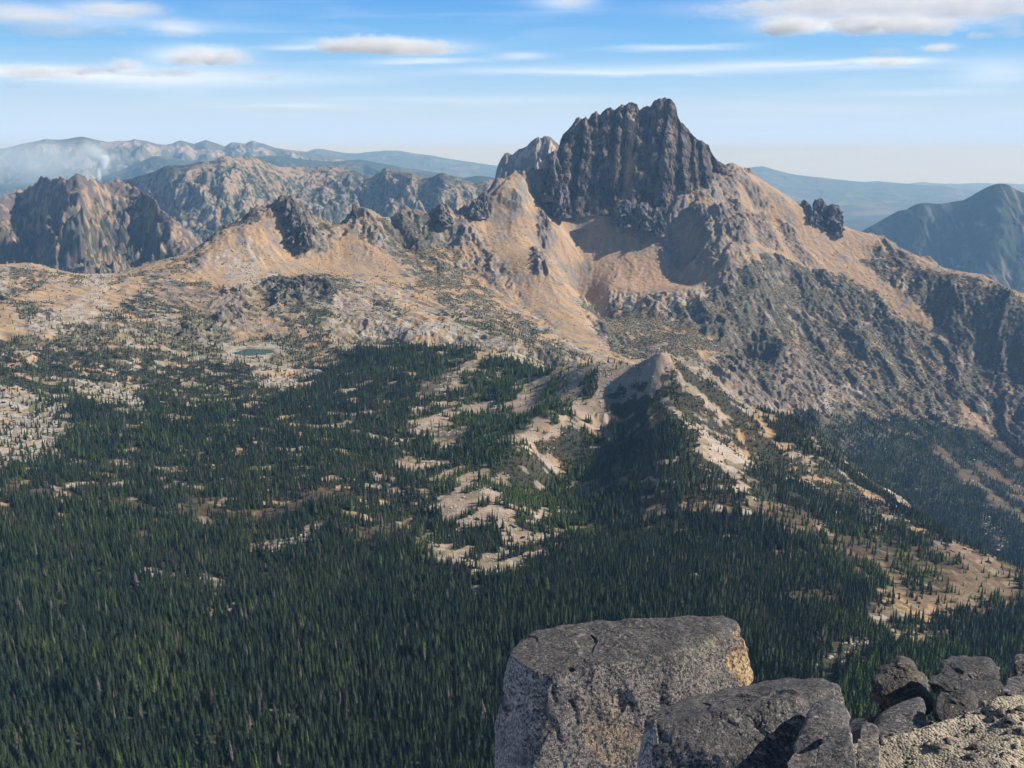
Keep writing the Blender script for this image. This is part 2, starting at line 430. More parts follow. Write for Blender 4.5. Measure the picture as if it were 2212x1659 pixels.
M_OPEN = paint([    # thinly treed or bushy ground
    (.78, [(-400, 740), (0, 730), (100, 700), (300, 700), (480, 720), (700, 745), (760, 760), (640, 850), (300, 890), (150, 950), (0, 1000), (-400, 1010)]),
    (.80, [(300, 620), (420, 605), (560, 600), (700, 590), (830, 640), (900, 720), (700, 745), (480, 720), (330, 690), (290, 650)]),
    (.85, [(1280, 870), (1430, 785), (1500, 800), (1600, 870), (1600, 1000), (1640, 1090), (1350, 1000)]),
    (.86, [(1600, 870), (1850, 1015), (2212, 1260), (2600, 1420), (2600, 1300), (1900, 1230), (1640, 1090)]),
    (.95, [(1260, 650), (1330, 645), (1480, 660), (1560, 620), (1700, 680), (1850, 760), (2000, 880), (2212, 1000), (2600, 1200), (2600, 950), (2212, 650), (2050, 600), (1950, 700), (1800, 640), (1660, 600), (1600, 700), (1500, 780), (1330, 770)]),
    (.90, [(1950, 560), (2212, 640), (2600, 760), (2600, 1000), (2212, 900), (2050, 760)]),
    (.86, [(1550, 640), (1700, 560), (1900, 520), (2100, 620), (2212, 800), (2000, 900), (1750, 900), (1550, 790)]),
    (.78, [(820, 470), (900, 460), (960, 500), (1080, 650), (1260, 765), (1230, 790), (1100, 740), (980, 690), (900, 600)]),
    (.62, [(430, 530), (600, 430), (740, 480), (900, 460), (1000, 560), (900, 640), (700, 560), (500, 600)]),
    (.66, [(-300, 590), (0, 590), (250, 600), (420, 620), (300, 700), (0, 700), (-300, 720)]),
    (.7, [(-300, 575), (300, 590), (440, 530), (400, 600), (300, 640), (-300, 600)]),
])
M_SCREE = paint([   # bare scree and gravel
    [(1080, 400), (1180, 380), (1240, 450), (1310, 445), (1340, 470), (1430, 560), (1540, 590), (1500, 625), (1330, 622), (1245, 640), (1330, 778), (1250, 745), (1180, 690), (1100, 600), (1030, 480)],
    [(450, 530), (600, 450), (640, 560), (760, 490), (860, 560), (900, 620), (700, 580), (540, 600), (500, 640), (430, 600)],
    (.6, [(100, 600), (240, 630), (260, 605), (330, 600), (250, 670), (150, 700), (60, 640)]), (.6, [(-20, 640), (40, 660), (60, 720), (-60, 720)]),
    [(1440, 768), (1280, 790), (1180, 812), (1150, 840), (1040, 855), (1000, 880), (905, 890), (890, 960), (900, 1000), (870, 1100), (900, 1110), (920, 1170), (1050, 1245), (1180, 1190), (1200, 1110), (1090, 1060), (1180, 980), (1290, 900), (1400, 810)],
    [(900, 860), (960, 810), (1010, 780), (1030, 790), (980, 830), (930, 880)],
    [(1430, 770), (1480, 810), (1600, 900), (1580, 910), (1490, 840)],
    [(1480, 870), (1520, 920), (1610, 960), (1600, 1010), (1530, 1070), (1540, 1000), (1500, 940)],
    [(1600, 400), (1750, 450), (1900, 540), (1850, 600), (1700, 560), (1620, 540)],
    [(2100, 1000), (2110, 990), (2212, 1060), (2300, 1110), (2290, 1130), (2180, 1060)],
    [(2060, 870), (2100, 885), (2212, 1000), (2212, 1022), (2085, 912)], [(2000, 955), (2110, 1030), (2212, 1118), (2212, 1136), (2090, 1046)], [(1700, 470), (1760, 500), (1900, 620), (1880, 635), (1740, 530)], [(1830, 540), (1960, 640), (2060, 740), (2040, 745), (1900, 640)],
    [(1770, 905), (1810, 900), (1815, 930), (1770, 930)],
    [(1760, 1420), (1870, 1370), (1880, 1390), (1830, 1450), (1790, 1490), (1740, 1490)],
    [(1480, 1250), (1515, 1235), (1530, 1260), (1490, 1275)],
])
M_BAND = paint([
    [(950, 905), (1000, 895), (1070, 885), (1125, 895), (1128, 905), (1060, 925), (1010, 935), (950, 925)],
    [(1128, 904), (1233, 849), (1248, 858), (1143, 922), (1073, 955), (1060, 945)], [(1222, 876), (1268, 876), (1182, 942), (1150, 950)],
    [(960, 974), (1026, 943), (1073, 950), (1089, 970), (1124, 986), (1097, 1009), (1042, 1025), (1011, 1009), (940, 993), (890, 990), (900, 960)],
    [(886, 1048), (930, 1030), (995, 1040), (995, 1068), (925, 1099), (880, 1090)], [(1058, 1052), (1105, 1087), (1116, 1134), (1163, 1138), (1167, 1103), (1180, 1056), (1180, 980), (1124, 990), (1090, 1020)],
    [(987, 1150), (1073, 1142), (1089, 1169), (1042, 1196), (995, 1188)], [(1000, 860), (1040, 800), (1090, 766), (1170, 795), (1185, 812), (1120, 838), (1060, 850), (960, 885), (940, 890)],
    (.8, [(900, 1110), (960, 1105), (985, 1140), (960, 1175), (915, 1160)]),
])
M_PALE = paint([   # pale granite slabs and rubble
    [(200, 590), (240, 640), (150, 720), (30, 720), (60, 690), (180, 650)],
    [(540, 600), (620, 590), (500, 640), (490, 620)], [(480, 540), (560, 520), (560, 600), (500, 610)],
    [(700, 660), (780, 630), (860, 690), (1000, 700), (1130, 765), (1200, 800), (1100, 770), (960, 720), (860, 740), (740, 720)],
    [(1250, 640), (1330, 620), (1480, 625), (1560, 600), (1560, 620), (1440, 680), (1300, 650)],
    [(1640, 860), (1700, 770), (1690, 740), (1790, 830), (1880, 820), (1850, 880), (1760, 870), (1680, 890)],
    [(1800, 940), (1840, 940), (1860, 970), (1830, 985)], [(2100, 1120), (2130, 1110), (2180, 1150), (2212, 1200), (2150, 1180)],
    [(150, 830), (300, 820), (320, 880), (200, 870)], [(0, 840), (130, 850), (150, 920), (100, 1000), (0, 1000), (-200, 960), (-200, 850)],
    [(480, 740), (640, 745), (560, 790), (480, 780)], [(560, 780), (700, 800), (640, 840), (560, 830)],
    [(1840, 935), (2080, 905), (2080, 912), (1845, 945)],
    [(460, 1290), (530, 1290), (520, 1340), (460, 1350)], [(270, 1280), (310, 1260), (300, 1300), (265, 1320)],
    [(590, 1520), (660, 1490), (670, 1560), (620, 1580)], [(430, 1240), (400, 1230), (300, 1230), (300, 1245), (430, 1250)],
    [(1560, 870), (1570, 960), (1610, 970), (1600, 1010), (1580, 1030), (1530, 940)],
    (.7, [(540, 1190), (620, 1150), (700, 1130), (720, 1160), (580, 1210)]),
])
M_RUST = paint([    # heather and red-brown meadow
    [(20, 1040), (90, 1030), (90, 1070), (20, 1085)], [(760, 1130), (900, 1120), (900, 1150), (780, 1160)],
    [(1650, 1080), (1850, 1150), (1990, 1210), (1900, 1260), (1800, 1180), (1640, 1110)], [(1940, 1290), (2212, 1230), (2212, 1300), (1960, 1330)], [(1990, 1250), (2212, 1250), (2212, 1300), (2000, 1300)],
    [(400, 1085), (460, 1070), (480, 1100), (420, 1110)], [(180, 1060), (300, 1100), (500, 1090), (760, 1060), (760, 1080), (500, 1130), (200, 1110)],
    [(1730, 1290), (1830, 1270), (1830, 1300), (1740, 1310)], [(330, 610), (480, 620), (620, 700), (500, 740), (470, 690), (340, 650)], [(700, 720), (790, 620), (800, 650), (740, 740)],
])
M_CRAG = paint([
    [(1545, 450), (1600, 450), (1620, 500), (1600, 530), (1560, 500)], [(1590, 385), (1640, 400), (1665, 450), (1630, 450)], [(1610, 455), (1660, 460), (1690, 545), (1640, 530)], [(1680, 480), (1720, 500), (1760, 570), (1720, 565)],
    [(1158, 455), (1182, 460), (1192, 545), (1168, 540)], [(1145, 535), (1185, 540), (1190, 590), (1155, 590)], [(1040, 425), (1080, 430), (1070, 470), (1030, 470)], [(1090, 410), (1130, 430), (1120, 460), (1090, 450)],
    [(596, 440), (650, 440), (680, 520), (620, 520)], [(1170, 400), (1210, 420), (1250, 450), (1200, 450)], [(1320, 430), (1420, 430), (1420, 500), (1340, 490)], [(1480, 430), (1530, 450), (1540, 560), (1500, 500)],
    [(1700, 570), (1740, 580), (1760, 640), (1720, 620)], [(1740, 620), (1790, 640), (1790, 680), (1750, 670)], [(1840, 620), (1880, 640), (1880, 690), (1840, 680)],
    [(1640, 700), (1700, 740), (1790, 830), (1760, 880), (1640, 870), (1560, 790)], [(1320, 880), (1400, 870), (1430, 1000), (1330, 1000), (1290, 950)], [(560, 600), (700, 600), (740, 640), (600, 660)], (.7, [(450, 720), (480, 620), (540, 620), (520, 700)]),
])
M_MEADOW = paint([[(1470, 800), (1600, 872), (2212, 1262), (2600, 1440), (2500, 1560), (1700, 1350), (1540, 1040)]])
M_CALM = paint([[(490, 735), (640, 735), (650, 770), (490, 775)]])
print('maps', round(time.time() - T0, 1))

AR = np.array(line([(1430, 766, 1500), (1500, 802, 1515), (1600, 865, 1530), (1680, 900, 1545), (1750, 932, 1550), (1850, 1012, 1530), (1950, 1082, 1490)], 8))[:, :2]


def crest_dist(x, y):
    d = np.full(x.shape, 1e3); k = (x > -260) & (x < 900) & (y > 900) & (y < 1950)
    xx, yy = x[k], y[k]; b = np.full(xx.shape, 1e6)
    for p in AR: b = np.minimum(b, (xx - p[0]) ** 2 + (yy - p[1]) ** 2)
    d[k] = np.sqrt(b); return d


LAKE = at(545, 760, 1985)
LAKEZ = float(BASE.bil(np.array([LAKE[0]]), np.array([LAKE[1]]))[0]) - 1.0


def region_rug(x, y):
    r = np.hypot(x, y); sl = np.hypot(GRX.bil(x, y), GRY.bil(x, y))
    sc = M_SCREE.bil(x, y)
    return (0.25 + 0.75 * smooth(0.25, 0.6, sl)) * (1 - 0.72 * sc)


def height(x, y, fine=True):
    b = BASE.cub(x, y)
    gx, gy = GRX.bil(x, y), GRY.bil(x, y); sl = np.hypot(gx, gy)
    r = np.hypot(x, y)
    sc = M_SCREE.bil(x, y); calm = M_CALM.bil(x, y)
    far = smooth(1300, 2200, r)
    near = smooth(300, 560, r)
    wx = x + 22 * perlin2(x / 90, y / 90, 4); wy = y + 22 * perlin2(x / 90, y / 90, 5)
    steep = smooth(0.22, 0.6, sl)
    e = erosion(wx, wy, gx, gy, 150, 4, 61, 0.55)
    d = steep * far * e * 9 * (1 - 0.8 * sc)
    d = d + (0.35 + 0.65 * steep) * (1 - .75 * sc) * 9 * fbm(x / 160, y / 160, 3, 11)
    cr = np.maximum(M_CRAG.bil(wx, wy), smooth(.25, .6, e + .5 * fbm(x / 60, y / 60, 2, 23)) * steep * far * .75 * (1 - .85 * sc))
    d = d + cr * (14 * (ridged(wx / 34, wy / 34, 4, 25, .6) - 1.25) + 5) * np.where(r < 1800, .5, 1.0) * (1 - .4 * smooth(D(11), D(16), np.arctan2(x, y)))
    rg = ridged(wx / 46, wy / 46, 3, 21) - 1.35
    d = d + (0.18 + 0.8 * steep * far) * (1 - .88 * sc) * 4.6 * rg
    mid = smooth(1500, 1700, r) * (1 - smooth(2350, 2600, r)) * (1 - steep)
    d = d + mid * (1 - .7 * sc) * 7.0 * (ridged(wx / 70, wy / 40, 2, 81) - 1.1)
    if fine:
        d = d + (0.5 + 1.4 * steep * far) * (1 - .6 * sc) * fbm(x / 10, y / 10, 3, 31, .6) * 1.7
    d = d * (1 - .93 * calm)
    cd = crest_dist(x, y); d = d - 14 * smooth(3, 60, cd) * (1 - smooth(110, 250, cd)) * smooth(120, 230, x + .25 * (1480 - y)) + 2 * np.exp(-(cd / 8) ** 2)
    b = b + d * near + (1 - near) * 5 * fbm(x / 30, y / 30, 3, 77) * smooth(5, 60, r)
    # lake basin
    lx, ly = (x - LAKE[0]) / 40, (y - LAKE[1]) / 36
    q = lx * lx + ly * ly + 0.35 * perlin2(x / 30, y / 30, 9)
    b = b + (LAKEZ + 2.2 - b) * np.exp(-(q / 3.2) ** 2)
    b = b - 4.5 * np.exp(-(q / 1.0) ** 2)
    return b


# ------------------------------------------------------------------ mesh and material helpers
def tag(o, label=None, cat=None, group=None, kind=None):
    if label: o['label'] = label
    if cat: o['category'] = cat
    if group: o['group'] = group
    if kind: o['kind'] = kind
    return o


def grid_faces(nr, nc):
    idx = np.arange(nr * nc).reshape(nr, nc)
    return np.stack([idx[:-1, :-1], idx[:-1, 1:], idx[1:, 1:], idx[1:, :-1]], -1).reshape(-1, 4)


def mesh_from(name, V, F, col=None, mat=None, smooth_=True, extra=None):
    me = bpy.data.meshes.new(name)
    V = np.ascontiguousarray(V, np.float32); F = np.ascontiguousarray(F, np.int32); k = F.shape[1]
    me.vertices.add(len(V)); me.vertices.foreach_set('co', V.ravel())
    me.loops.add(F.size); me.loops.foreach_set('vertex_index', F.ravel())
    me.polygons.add(len(F)); me.polygons.foreach_set('loop_start', np.arange(0, F.size, k, dtype=np.int32))
    me.polygons.foreach_set('use_smooth', np.full(len(F), smooth_))
    me.update(calc_edges=True)
    if col is not None:
        a = me.color_attributes.new('Col', 'FLOAT_COLOR', 'POINT')
        c4 = np.ones((len(V), 4), np.float32); c4[:, :3] = col
        a.data.foreach_set('color', c4.ravel())
    if mat: me.materials.append(mat)
    o = bpy.data.objects.new(name, me); C.objects.link(o)
    return o


def sub_mesh(V, F, col, fmask):
    F2 = F[fmask]; used = np.unique(F2); mp = np.zeros(len(V), np.int64); mp[used] = np.arange(len(used))
    return V[used], mp[F2], col[used]


def new_mat(name):
    m = bpy.data.materials.new(name); m.use_nodes = True; t = NT(m.node_tree); t.n.clear()
    out = t.node('ShaderNodeOutputMaterial'); return m, t, out


def land_material(name, grain=0.35, speck=0.5, bump=1.0, fine=2.5):
    """albedo comes from the mesh's own ground-cover colour, broken up by stone-sized speckle"""
    m, t, out = new_mat(name)
    att = t.node('ShaderNodeAttribute', attribute_name='Col'); geo = t.node('ShaderNodeNewGeometry'); pos = geo.outputs['Position']
    n1 = t.noise(pos, 1.0 / fine, 5, 0.7); n2 = t.noise(pos, 1.0 / (fine * 9), 4, 0.6)
    n3 = t.noise(pos, 1.0 / (fine * .45), 3, 0.7)
    v = t.math('ADD', t.math('MULTIPLY', t.math('SUBTRACT', n1, .5), 2.6 * grain), t.math('MULTIPLY', t.math('SUBTRACT', n2, .5), 1.4 * grain))
    v = t.math('ADD', v, 1.0)
    v = t.math('ADD', v, t.math('MULTIPLY', t.ramp(n3, [(.60, 0.), (.72, 1.)]), speck * .8))
    v = t.math('SUBTRACT', v, t.math('MULTIPLY', t.ramp(n3, [(.28, 1.), (.42, 0.)]), speck * .5))
    v = t.math('MAXIMUM', v, .15)
    col = t.mix(1.0, att.outputs['Color'], t.node('ShaderNodeCombineColor', ins={0: v, 1: v, 2: v}).outputs[0], 'MULTIPLY')
    b = t.node('ShaderNodeBump', ins={'Strength': 0.9, 'Distance': bump, 'Height': n1})
    p = t.node('ShaderNodeBsdfPrincipled', ins={'Base Color': col, 'Roughness': .95, 'Specular IOR Level': .1, 'Normal': b.outputs[0]})
    t.l.new(p.outputs[0], out.inputs[0]); return m


def c3(*a): return np.array(a, np.float32)


def lay(col, c, m): return col + (c - col) * np.clip(m, 0, 1)[..., None]


TAN, PINK, GREY, DARK, PALE = c3(.44, .285, .15), c3(.40, .29, .21), c3(.23, .215, .20), c3(.085, .085, .09), c3(.43, .39, .335)
OLIVE, DUFF, SHRUB, RUST = c3(.17, .155, .07), c3(.030, .032, .020), c3(.035, .055, .03), c3(.18, .11, .07)


# ------------------------------------------------------------------ main land mesh (polar grid of real ground)
daz = 0.00095
azs = np.arange(D(-33), D(33), daz)
rs = [5.0]
while rs[-1] < 560: rs.append(rs[-1] * 1.06 if rs[-1] < 300 else rs[-1] * 1.012)
while rs[-1] < 2050: rs.append(rs[-1] * 1.0021)
while rs[-1] < 3650: rs.append(rs[-1] + 2.5)
while rs[-1] < 4450: rs.append(rs[-1] + 14)
rs = np.array(rs)
RR, AA = np.meshgrid(rs, azs, indexing='ij')
X = RR * np.sin(AA); Y = RR * np.cos(AA)
Z = height(X, Y)
print('height', X.shape, round(time.time() - T0, 1))
# slope of the finished surface
dR = np.gradient(Z, axis=0) / np.gradient(RR, axis=0); dA = np.gradient(Z, axis=1) / (daz * RR)
SL = np.hypot(dR, dA)


def cover(x, y):
    """how much of the ground is under trees or bushes, 0..1"""
    wx = x + 34 * perlin2(x / 60, y / 60, 91) + 15 * perlin2(x / 14, y / 14, 93); wy = y + 34 * perlin2(x / 60, y / 60, 92) + 15 * perlin2(x / 14, y / 14, 94)
    f = M_FOREST.bil(wx, wy); o = M_OPEN.bil(wx, wy); bd = np.maximum(M_BAND.bil(wx, wy), smooth(.12, .3, fbm((x * .8 - y * .6) / 26, (x * .6 + y * .8) / 95, 3, 96)) * (np.hypot(x, y) < 1600) * (np.arctan2(x, y) < D(5)) * .95); s = M_SCREE.bil(wx, wy) * (1 - bd); f = np.maximum(f, bd); p = M_PALE.bil(wx, wy); ru = M_RUST.bil(wx, wy)
    cl = fbm(x / 75, y / 75, 4, 95, .6)
    c_open = smooth(-0.04, 0.12, .42 * cl + (o - .56) * 1.15 + .62 * fbm(x / 26, y / 26, 4, 97, .62)) * (o > .03) * 0.95
    gap = smooth(.31, .50, fbm(x / 38, y / 30, 3, 99, .55)) * smooth(900, 1150, np.hypot(x, y)) * (1 - .8 * smooth(1750, 1950, np.hypot(x, y)))
    f = f * (1 - .85 * gap)
    c = np.maximum(smooth(.25, .75, f + .42 * cl + .22 * fbm(x / 20, y / 20, 3, 98)) * (f > .04), c_open)
    c = c * (1 - .93 * smooth(.25, .6, s)) * (1 - .6 * smooth(.3, .6, p)) * (1 - .8 * smooth(.3, .6, ru) )
    return c, f, o, s, p, ru


cv, fo, op, scr, pal, rus = cover(X, Y)
nA = fbm(X / 60, Y / 60, 4, 101, .6); nB = fbm(X / 22, Y / 22, 4, 103, .6); nC = fbm(X / 140, Y / 140, 3, 105)
e1 = erosion(X, Y, GRX.bil(X, Y), GRY.bil(X, Y), 70, 3, 161, .6)
col = np.broadcast_to(TAN, X.shape + (3,)).copy()
col = lay(col, GREY, smooth(-.05, .35, nA + .25 * e1))
col = lay(col, c3(.31, .26, .19), .8 * smooth(-.25, .2, nC - .3 * nB) * smooth(2550, 2200, RR))
col = lay(col, OLIVE, .75 * smooth(-.1, .2, nC + .6 * nB) * smooth(2500, 2200, RR))
col = lay(col, c3(.33, .27, .19), smooth(0, .3, nB) * .6)
col = lay(col, c3(.20, .155, .095), M_MEADOW.bil(X, Y) * smooth(-.5, .1, nA) * .85); col = lay(col, c3(.13, .125, .06), M_MEADOW.bil(X, Y) * smooth(0, .3, nB) * .7)
rightside = smooth(D(8), D(14), AA) * smooth(1700, 2200, RR)
col = lay(col, c3(.34, .265, .185), rightside * smooth(-.3, .3, nB + e1 * .3) * .5)
col = col * (1 - .05 * rightside)[..., None]
col = lay(col, PINK, smooth(.2, .6, scr) * .6 * smooth(-.2, .3, nC))
bowl = smooth(D(3.0), D(5.0), AA) * smooth(D(12.5), D(11), AA) * smooth(2500, 2900, RR) * smooth(.3, .7, scr)
col = lay(col, c3(.44, .295, .20), bowl * .9)
apron = smooth(.3, .7, scr) * smooth(1900, 1700, RR)
col = lay(col, c3(.43, .335, .26), apron)
col = lay(col, c3(.31, .245, .19), apron * smooth(-.1, .3, nB) * .7); col = lay(col, OLIVE, apron * smooth(.1, .35, nA) * .55)
e2 = erosion(X, Y, GRX.bil(X, Y), GRY.bil(X, Y), 30, 2, 171, .6)
col = lay(col, c3(.29, .215, .15), (RR > 1900) * smooth(-.1, .5, e2 + .5 * nB) * .55); col = lay(col, c3(.50, .38, .26), (RR > 1900) * smooth(.2, .6, -e2) * .35)
col = lay(col, TAN, smooth(.3, .7, scr) * smooth(-.1, .3, e1 * .5 + nB * .5) * .55 * (RR > 1900))
col = lay(col, PALE, smooth(.25, .6, pal) * smooth(-.2, .15, nB + .5 * fbm(X / 12, Y / 12, 3, 109)) * .9)
col = lay(col, PALE, .75 * smooth(.28, .5, nB + .3 * nA) * (fo < .2) * (RR < 2500) * (scr < .3))
col = lay(col, RUST, smooth(.25, .6, rus) * (.35 + .4 * (RR < 1700)) * smooth(-.4, .1, nB))
eM = erosion(X + 22 * perlin2(X / 90, Y / 90, 4), Y + 22 * perlin2(X / 90, Y / 90, 5), GRX.bil(X, Y), GRY.bil(X, Y), 150, 4, 61, 0.55)
crg = np.maximum(M_CRAG.bil(X + 8 * perlin2(X / 14, Y / 14, 94), Y), smooth(.3, .6, eM + .5 * fbm(X / 60, Y / 60, 2, 23) + .2 * nB) * smooth(.3, .6, SL) * (RR > 1900) * .8 * (1 - scr))
rocky = smooth(.80, 1.15, SL + .25 * nB) * smooth(900, 1500, RR) * (1 - .9 * smooth(.3, .7, scr) * (nA < .2)) * (1 - .6 * pal)
col = lay(col, c3(.25, .225, .195), rocky * .8)
col = lay(col, c3(.185, .155, .13), crg * smooth(-.4, .1, nB + .3))
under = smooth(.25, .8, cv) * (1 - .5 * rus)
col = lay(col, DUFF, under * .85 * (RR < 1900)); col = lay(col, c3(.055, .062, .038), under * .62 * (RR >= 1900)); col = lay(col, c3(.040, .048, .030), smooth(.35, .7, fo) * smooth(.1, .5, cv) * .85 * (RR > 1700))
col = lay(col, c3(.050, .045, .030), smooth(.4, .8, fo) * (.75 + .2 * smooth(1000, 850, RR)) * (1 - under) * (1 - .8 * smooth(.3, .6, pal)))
Rb_px = np.array([-500, 0, 300, 500, 640, 860, 1080, 1280, 1400, 1440, 1600, 1850, 2212, 2700]); Rb_r = np.array([2050, 2000, 2200, 2090, 2080, 2040, 1930, 1740, 1600, 1560, 1600, 1600, 1420, 1200])
Rb_az = np.array([px2ang(p, 700 + max(0, p - 1440) * .7)[0] for p in Rb_px])
isfar = RR > np.interp(AA, Rb_az, Rb_r)
hillm = paint([[(1250, 795), (1430, 760), (1600, 862), (1850, 1008), (2212, 1255), (2600, 1400), (2600, 1480), (2050, 1260), (1860, 1170), (1650, 1100), (1500, 1090), (1250, 1060), (1090, 1050), (1200, 960), (1290, 880)]]).bil(X, Y) > .4
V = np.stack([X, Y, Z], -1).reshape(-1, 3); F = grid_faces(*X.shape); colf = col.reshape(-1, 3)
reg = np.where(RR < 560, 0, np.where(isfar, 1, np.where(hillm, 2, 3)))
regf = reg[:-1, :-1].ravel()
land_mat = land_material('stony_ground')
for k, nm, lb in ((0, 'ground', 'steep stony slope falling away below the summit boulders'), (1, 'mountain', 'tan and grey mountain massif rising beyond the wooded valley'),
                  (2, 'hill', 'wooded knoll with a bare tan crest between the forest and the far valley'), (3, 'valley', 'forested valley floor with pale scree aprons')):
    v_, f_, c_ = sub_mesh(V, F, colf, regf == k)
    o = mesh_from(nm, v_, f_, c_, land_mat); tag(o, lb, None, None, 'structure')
print('land mesh', round(time.time() - T0, 1))

# lake
bm = bmesh.new()
vs = []
for i in range(64):
    a = i / 64 * 2 * math.pi; rr_ = 1 + .06 * math.sin(3 * a + 1) + .04 * math.sin(5 * a)
    vs.append(bm.verts.new((LAKE[0] + 44 * rr_ * math.cos(a), LAKE[1] + 42 * rr_ * math.sin(a), LAKEZ)))
bm.faces.new(vs)
me = bpy.data.meshes.new('lake'); bm.to_mesh(me); bm.free()
m, t, out = new_mat('lake_water')
nn = t.noise(t.node('ShaderNodeNewGeometry').outputs['Position'], .4, 3, .6)
bb = t.node('ShaderNodeBump', ins={'Strength': .15, 'Distance': .3, 'Height': nn})
p = t.node('ShaderNodeBsdfPrincipled', ins={'Base Color': (.008, .075, .075, 1), 'Roughness': .2, 'IOR': 1.33, 'Specular IOR Level': .25, 'Normal': bb.outputs[0]})
t.l.new(p.outputs[0], out.inputs[0]); me.materials.append(m)
o = bpy.data.objects.new('lake', me); C.objects.link(o); tag(o, 'small round green tarn on the rocky bench', None, None, 'structure')
#@@PART2
# ------------------------------------------------------------------ the dark tower
def poly_u(pts, u):
    P = np.array(pts, float); t = np.linspace(0, 1, len(P))
    L = (P[:, 0] - P[0, 0]) / (P[-1, 0] - P[0, 0])
    return [np.interp(u, L, P[:, k]) for k in range(P.shape[1])]


TOP = [(1192, 352, 3190), (1200, 340, 3200), (1206, 322, 3215), (1211, 302, 3225), (1216, 291, 3230), (1226, 280, 3235), (1236, 270, 3240), (1244, 257, 3240), (1251, 252, 3240), (1258, 257, 3240), (1265, 252, 3240), (1270, 258, 3240), (1279, 246, 3245), (1288, 240, 3245), (1297, 248, 3250), (1303, 240, 3250),
       (1311, 234, 3250), (1319, 231, 3255), (1328, 238, 3255), (1336, 230, 3255), (1343, 225, 3255), (1352, 227, 3260), (1360, 221, 3260), (1369, 221, 3260), (1377, 226, 3260), (1382, 239, 3265), (1390, 231, 3265), (1398, 228, 3265), (1404, 231, 3265), (1408, 226, 3265), (1413, 217, 3265), (1425, 213, 3265), (1438, 211, 3270), (1450, 215, 3270), (1457, 222, 3270), (1461, 233, 3272), (1464, 250, 3275),
       (1470, 263, 3280), (1480, 270, 3285), (1488, 280, 3290), (1496, 290, 3300), (1505, 300, 3300), (1514, 303, 3310), (1524, 310, 3315), (1531, 314, 3320), (1536, 327, 3325), (1543, 340, 3330), (1552, 347, 3335), (1560, 353, 3345), (1572, 358, 3370)]
BOT = [(1160, 402, 3090), (1172, 425, 3080), (1192, 440, 3075), (1215, 450, 3080), (1240, 458, 3090), (1265, 452, 3095), (1300, 447, 3100), (1340, 455, 3110), (1400, 462, 3120), (1440, 455, 3125), (1470, 432, 3150), (1505, 428, 3180), (1532, 416, 3210), (1555, 402, 3250), (1582, 385, 3310)]
nu, nv, nb = 560, 400, 40
u = np.linspace(0, 1, nu)
tpx, tpy, tR = poly_u(TOP, u); bpx, bpy_, bR = poly_u(BOT, u)
PT = at(tpx, tpy, tR); PB = at(bpx, bpy_, bR); PB[:, 2] -= 25
v = np.linspace(0, 1, nv)[:, None]
azT = np.arctan2(PT[:, 0], PT[:, 1]); azB = np.arctan2(PB[:, 0], PB[:, 1])
AZ = azB + (azT - azB) * v ** 0.55
RAD = bR + (tR - bR) * (0.62 * v ** 1.1 + 0.38 * v ** 3)
ZT = PB[:, 2] + (PT[:, 2] - PB[:, 2]) * (v ** 0.92)
pxn = tpx[None, :] + 0 * v
hgt = 1 - v
gul = 0
for g, wd, dp, dr in ((1221, 5, 16, -10), (1258, 5, 22, -6), (1283, 5, 14, 14), (1296, 4, 10, 22), (1325, 6, 16, 6), (1349, 4, 12, 10), (1378, 6.5, 18, -18), (1402, 5, 12, -4), (1442, 5, 14, -30), (1466, 6, 18, 4), (1492, 5, 20, 8), (1508, 5, 16, 14), (1537, 5, 20, 16)):
    c = g + dr * hgt + 3.5 * perlin2(ZT / 40 + g, ZT * 0 + g * .37, 5)
    gul = gul + 1.5 * dp * np.exp(-((pxn - c) / (np.where(pxn < c, 2.3, .75) * wd * (1 + .5 * hgt))) ** 2)
env = smooth(0, .08, v) * (0.35 + 0.65 * (1 - smooth(.9, 1, v)))
x = np.sin(AZ) * RAD; y = np.cos(AZ) * RAD
ribs = 7 * (ridged(x / 62 + .35 * ZT / 60, ZT / 150, 4, 301, .6) - 1.4) + 17 * fbm3(x / 58, y / 58, ZT / 80, 5, 303, .55)
fn = 4.6 * fbm3(x / 15, y / 15, ZT / 22, 4, 305, .6) + 1.6 * (1 - np.abs(perlin3(x / 7, y / 7, ZT / 9, 308)) * 2)
led = np.abs(((ZT + 9 * perlin2(x / 40, y / 40, 330)) / 34) % 1 - .5) * 2; RAD2 = RAD + env * (gul - ribs - 5 * smooth(.2, .9, led)) - fn * (0.3 + .7 * env)
x = np.sin(AZ) * RAD2; y = np.cos(AZ) * RAD2
top_n = smooth(.86, 1, v)
ZT = ZT + 2.0 * fbm3(x / 9, y / 9, ZT / 14, 2, 309) + top_n * 2.4 * perlin2(x / 11, y / 60, 310)
Vf = np.stack([x, y, ZT], -1)
# the back of the tower
vb = np.linspace(0, 1, nb + 1)[1:, None]
Rb2 = RAD2[-1] + vb * 150; Zb = ZT[-1] - 280 * vb ** 1.1
Vb = np.stack([np.sin(AZ[-1]) * Rb2, np.cos(AZ[-1]) * Rb2, Zb + 4 * perlin2(Rb2 / 20, AZ[-1] * 300 + 0 * vb, 4)], -1)
Vt = np.concatenate([Vf, Vb], 0)
n_ = fbm3(Vf[..., 0] / 25, Vf[..., 1] / 25, Vf[..., 2] / 60, 4, 320, .6)
colr = np.broadcast_to(c3(.085, .071, .062), Vf.shape).copy()
colr = lay(colr, c3(.20, .155, .115), smooth(.0, .45, n_) * .8)
colr = lay(colr, c3(.045, .043, .045), smooth(.05, .5, -n_) * .8)
ga = np.exp(-((pxn - (1374 - 16 * hgt + 4 * perlin2(ZT / 30, ZT * 0, 9))) / 8.5) ** 2) * smooth(.05, .15, v) * smooth(1., .9, v)
colr = lay(colr, c3(.50, .35, .22), ga * smooth(-.5, -.1, n_))
